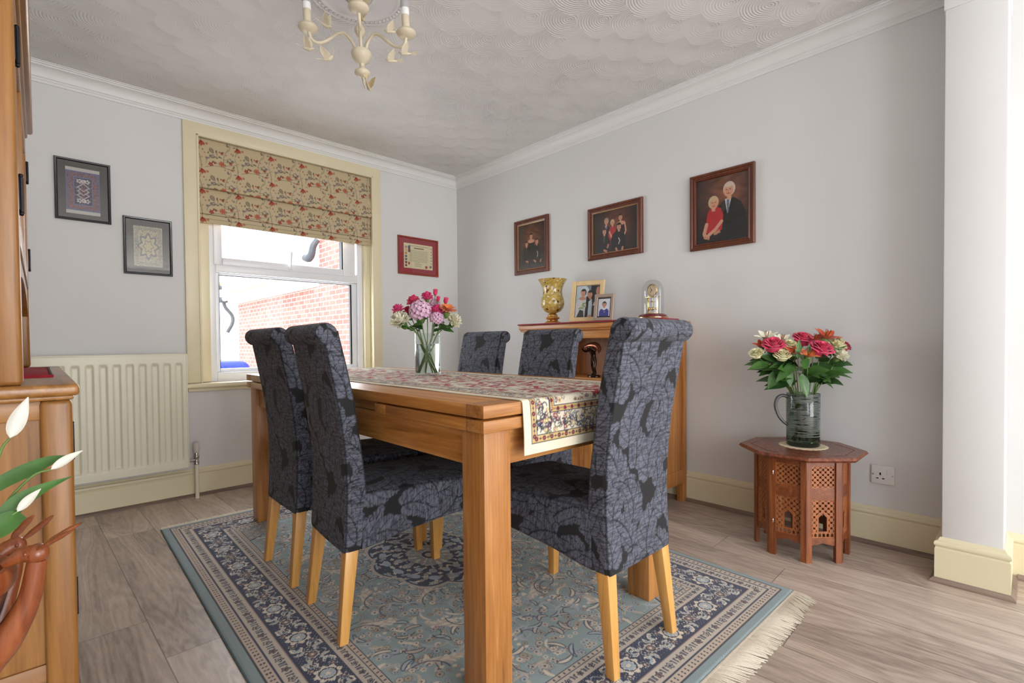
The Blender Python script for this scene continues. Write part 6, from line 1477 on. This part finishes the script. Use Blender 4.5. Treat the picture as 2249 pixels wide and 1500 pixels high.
b = NB(); lathe(b, [(.060, .110), (.071, .110), (.0745, .118), (.075, .130), (.072, .138), (.066, .139), (.062, .132), (.060, .110)], 40); obj('rim', b, M_CARV, pt, 60)
b = NB(); lathe(b, [(0, .098), (.059, .098), (.0595, .104), (.03, .110), (0, .112)], 24); obj('soil', b, pmat('dark_soil', (40, 30, 24), 1, .3, 60, bmp=.8, bscale=150), pt, 40)
pl = thing('peace_lily', 'peace lily with white spathes and long green leaves in the carved pot', 'plant', (PX, PY, .63))
O = Vector((PX, PY, .63)); M_SPATHE = m_petal('white_spathe', (218, 216, 204), (228, 228, 220)); M_SPADIX = pmat('cream_spadix', (226, 212, 160), .8, .15, 220, bmp=.6, bscale=400)
def P9(px, py, y): return at(px, py, 1, y)-O
def lily(p, y, pts, tippx, w):
    st_ = [P9(x, yy_, y) for x, yy_ in pts]; b = NB(); tube(b, spline([Vector((.0, .0, -.02))]+st_, 7), [.0022, .0018, .0014], 7); obj('stalk', b, M_STEM, pl, 60)
    c = st_[-1]; tip = P9(*tippx, y); d = tip-c; side = d.cross(Vector((0, 1, .15))).normalized(); n = side.cross(d).normalized(); b = NB(); rows = []
    for i in range(12):
        t = i/11; ww = w*math.sin(PI*min(.99, t**.72*.97+.012))*(1 if t < .8 else 1); rows.append([b.verts.new(c+d*t+side*ww*k-n*(.5*ww*(1-k*k))+n*.004*math.sin(PI*t)) for k in np.linspace(-1, 1, 7)])
    for A_, B_ in zip(rows, rows[1:]):
        for j in range(6): b.faces.new((A_[j], A_[j+1], B_[j+1], B_[j]))
    s_ = obj('spathe', b, M_SPATHE, pl, 60)
    b = NB(); tube(b, [c+d*.05+n*.003, c+d*.22+n*.006, c+d*.42+n*.006], [.0028, .0036, .002], 8); obj('spadix', b, M_SPADIX, pl, 60)
lily(0, .95, [(-25, 1130), (-12, 1040), (4, 985), (22, 962)], (62, 872), .0095); lily(1, .93, [(-10, 1140), (30, 1085), (75, 1043), (112, 1031)], (182, 989), .0058); lily(2, .90, [(-10, 1170), (10, 1142), (38, 1124)], (90, 1073), .0056)
def long_leaf(y, pts, w, px0=None):
    q = spline([P9(a_, c_, y+i*.008) for i, (a_, c_) in enumerate(pts)], 8); b = NB(); rows = []; n = len(q)
    for i, p in enumerate(q):
        t = i/(n-1); d = (q[min(i+1, n-1)]-q[max(i-1, 0)]).normalized(); s = d.cross(Vector((.25, -.55, .55))).normalized(); up = s.cross(d); ww = w*math.sin(PI*min(.985, .10+.89*t))
        rows.append([b.verts.new(p+s*ww*k+up*.25*ww*abs(k)) for k in (-1, -.5, 0, .5, 1)])
    for A_, B_ in zip(rows, rows[1:]):
        for j in range(4): b.faces.new((A_[j], A_[j+1], B_[j+1], B_[j]))
    o = obj('leaf', b, M_LEAF, pl, 60)
long_leaf(.93, [(-60, 1110), (0, 1064), (60, 1034), (110, 1012), (152, 1000)], .0105); long_leaf(.90, [(-20, 1180), (8, 1138), (40, 1105), (90, 1075), (158, 1046)], .011); long_leaf(.88, [(-50, 1190), (-10, 1165), (30, 1140), (58, 1137)], .014); long_leaf(.95, [(-40, 1150), (-80, 1080), (-130, 1010)], .014); long_leaf(.97, [(-60, 1150), (-70, 1050), (-60, 960)], .014)

# ================================================================== CEILING ROSE AND CHANDELIER
HX, HY = .9865, 1.945
M_ROSE = pmat('white_plaster_rose', (222, 220, 220), .6, .02, 8)
rs_ = thing('ceiling_rose', 'round white moulded plaster rose on the ceiling', 'ceiling rose', (HX, HY, ZC))
b = NB(); lathe(b, [(.206, 0), (.206, -.006), (.200, -.012), (.194, -.012), (.190, -.008), (.174, -.008), (.170, -.013), (.163, -.014), (.158, -.010), (.150, -.006), (.11, -.007), (.075, -.014), (.070, -.020), (.060, -.021), (.056, -.016), (0, -.016)], 64); obj('plaster_disc', b, M_ROSE, rs_, 40)
b = NB()
for k in range(56):
    a = 2*PI*k/56; M = Matrix.Translation((.182*math.cos(a), .182*math.sin(a), -.0085)) @ Matrix.Rotation(a, 4, 'Z'); sph(b, (0, 0, 0), (.0075, .0062, .0055), M @ Matrix.Rotation(.5, 4, 'Z'), seg=10, rings=6)
obj('rope_border', b, M_ROSE, rs_, 60)
M_IVORY = pmat('ivory_painted_metal', (220, 209, 184), .45, .05, 20); M_IVD = pmat('aged_ivory_leaf', (202, 185, 146), .5, .12, 30)
M_WBULB = pmat('white_bulb_cap', (244, 244, 244), .4, .01, 10); M_FROST = pmat('frosted_bulb_glass', (206, 204, 208), .35, .02, 10, trans=.35)
cd = thing('chandelier', 'ivory painted chandelier with three candle arms and little birds', 'chandelier', (HX, HY, ZC))
TILT = Matrix.Rotation(-.045, 4, Vector((HX, HY, 0)).normalized()); cd.rotation_euler = TILT.to_euler(); TINV = TILT.inverted()   # it hangs a little out of plumb
Z = lambda z: z-ZC
b = NB(); tube(b, [(0, 0, -.03), (0, 0, Z(2.15))], .0065, 12); lathe(b, [(0, Z(2.265)), (.010, Z(2.262)), (.020, Z(2.245)), (.022, Z(2.232)), (.014, Z(2.212)), (0, Z(2.205))], 16); obj('stem', b, M_IVORY, cd, 50)
b = NB(); lathe(b, [(0, -.016), (.046, -.016), (.044, -.028), (.030, -.042), (.012, -.05), (0, -.05)], 28); obj('canopy', b, M_IVD, cd, 50)
b = NB(); lathe(b, [(0, Z(2.158)), (.020, Z(2.157)), (.038, Z(2.151)), (.0415, Z(2.142)), (.039, Z(2.128)), (.030, Z(2.113)), (.018, Z(2.104)), (.010, Z(2.099)), (.0095, Z(2.090)), (.011, Z(2.082)), (.020, Z(2.076)), (.031, Z(2.068)), (.032, Z(2.060)), (.024, Z(2.050)), (.010, Z(2.044)), (0, Z(2.043))], 32); obj('bowl', b, M_IVORY, cd, 50)
b = NB(); tube(b, spline([(0, 0, Z(2.046)), (.0, -.004, Z(2.03)), (.003, -.002, Z(2.015)), (.006, -.004, Z(2.0))], 5), [.006, .005, .0035, .002], 8); obj('finial', b, M_IVORY, cd, 50)
vd = math.atan2(FWD[1], FWD[0]); lat = vd-PI/2
def bird(bm, M, s):
    tube(bm, [M @ Vector(p) for p in spline([(-.022*s, 0, .002*s), (-.010*s, 0, 0), (.006*s, 0, 0), (.015*s, 0, .005*s), (.021*s, 0, .006*s)], 4)], [.0015*s, .0055*s, .0065*s, .0048*s, .001*s], 8)
    for sd in (-1, 1):
        w = [(-.010, .003, .003), (.010, .004, .003), (.009, .016, .018), (-.009, .030, .042), (-.016, .019, .022)]
        vs = [Vector((x*s, sd*y*s*.6, z*s)) for x, y, z in w]; prism(bm, [M @ v for v in vs], (M.to_3x3() @ Vector((.0, sd*.0014*s, .0008*s))))
    prism(bm, [M @ Vector(p) for p in ((-.020*s, -.002*s, .002*s), (-.040*s, -.009*s, .006*s), (-.040*s, .009*s, .006*s), (-.020*s, .002*s, .002*s))], (M.to_3x3() @ Vector((0, 0, .0014*s))))
for k, (a, dz) in enumerate(((math.atan2(HY, HX)+PI-.03, -.012), (vd+math.radians(108), .016), (vd-math.radians(108), -.030))):
    ca, sa = math.cos(a), math.sin(a); P = lambda r_, z: Vector((r_*ca*(.89, .85, .90)[k], r_*sa*(.89, .85, .90)[k], Z(z)+dz*max(0, r_-.022)/.216))
    arm = NB(); tube(arm, spline([P(.022, 2.15), P(.040, 2.185), P(.072, 2.212), P(.105, 2.206), P(.140, 2.180), P(.175, 2.158), P(.205, 2.152), P(.228, 2.165), P(.237, 2.196)], 7), .0066, 10); ao = obj('arm', arm, M_IVORY, cd, 60)
    c = P(.238, 2.19)
    b = NB(); lathe(b, [(0, -.004), (.018, -.002), (.034, .006), (.039, .015), (.035, .024), (.022, .029), (.016, .030), (0, .030)], 28, c); obj('drip_pan', b, M_IVORY, ao, 50)
    b = NB(); lathe(b, [(0, .029), (.0155, .029), (.0158, .082), (.0148, .086), (0, .086)], 20, c); obj('candle_tube', b, M_IVORY, ao, 50)
    b = NB(); lathe(b, [(0, .084), (.0145, .085), (.0165, .092), (.0165, .112), (0, .113)], 20, c); obj('bulb_cap', b, M_WBULB, ao, 50)
    b = NB(); lathe(b, [(0, .1115), (.0160, .1115), (.0175, .125), (.0165, .140), (.011, .155), (.005, .163), (0, .166)], 20, c); obj('bulb', b, M_FROST, ao, 60)
# birds on wires, placed round the arms as seen in the photo
def hung_bird(px, py, dep, fx, fz, tilt, roll_, wire):
    p = TINV @ (at_depth(px, py, dep)-Vector((HX, HY, ZC))); rt = Vector(RGT)*fx+Vector((0, 0, fz)); M = Matrix.Translation(p) @ Matrix.Rotation(math.atan2(rt.y, rt.x), 4, 'Z') @ Matrix.Rotation(-tilt, 4, 'Y') @ Matrix.Rotation(roll_, 4, 'X')
    b = NB(); bird(b, M, 1.15); o = obj('bird', b, M_IVD if roll_ > .9 else M_IVORY, cd, 0)
    b = NB(); tube(b, spline([p]+[TINV @ (at_depth(x, y, d)-Vector((HX, HY, ZC))) for x, y, d in wire], 5), .0011, 6); obj('wire', b, M_IVORY, o)
DC = HX*FWD[0]+HY*FWD[1]; DL = DC-.10
hung_bird(716, 57, DL, 1, 0, -.55, .3, [(740, 73, DL), (762, 86, DL)]); hung_bird(677, 108, DL-.02, 1, 0, -.3, .3, [(700, 116, DL), (716, 110, DL)]); hung_bird(720, 130, DL-.02, 1, 0, .12, .3, [(732, 118, DL), (731, 104, DL)])
hung_bird(856, 70, DL, -1, 0, .1, .5, [(868, 62, DL), (880, 74, DL)]); hung_bird(858, 134, DL, -1, 0, .1, .5, [(856, 122, DL), (846, 106, DL)]); hung_bird(888, 118, DL-.02, -1, 0, .1, .5, [(889, 108, DL), (885, 104, DL)])
hung_bird(793, 38, DC-.06, .6, 0, -1.1, 1.0, [(803, 60, DC-.06), (806, 80, DC-.03), (797, 110, DC-.02)]); hung_bird(809, 190, DC-.05, .6, 0, -1.3, 1.0, [(803, 172, DC-.04), (800, 150, DC-.02)])
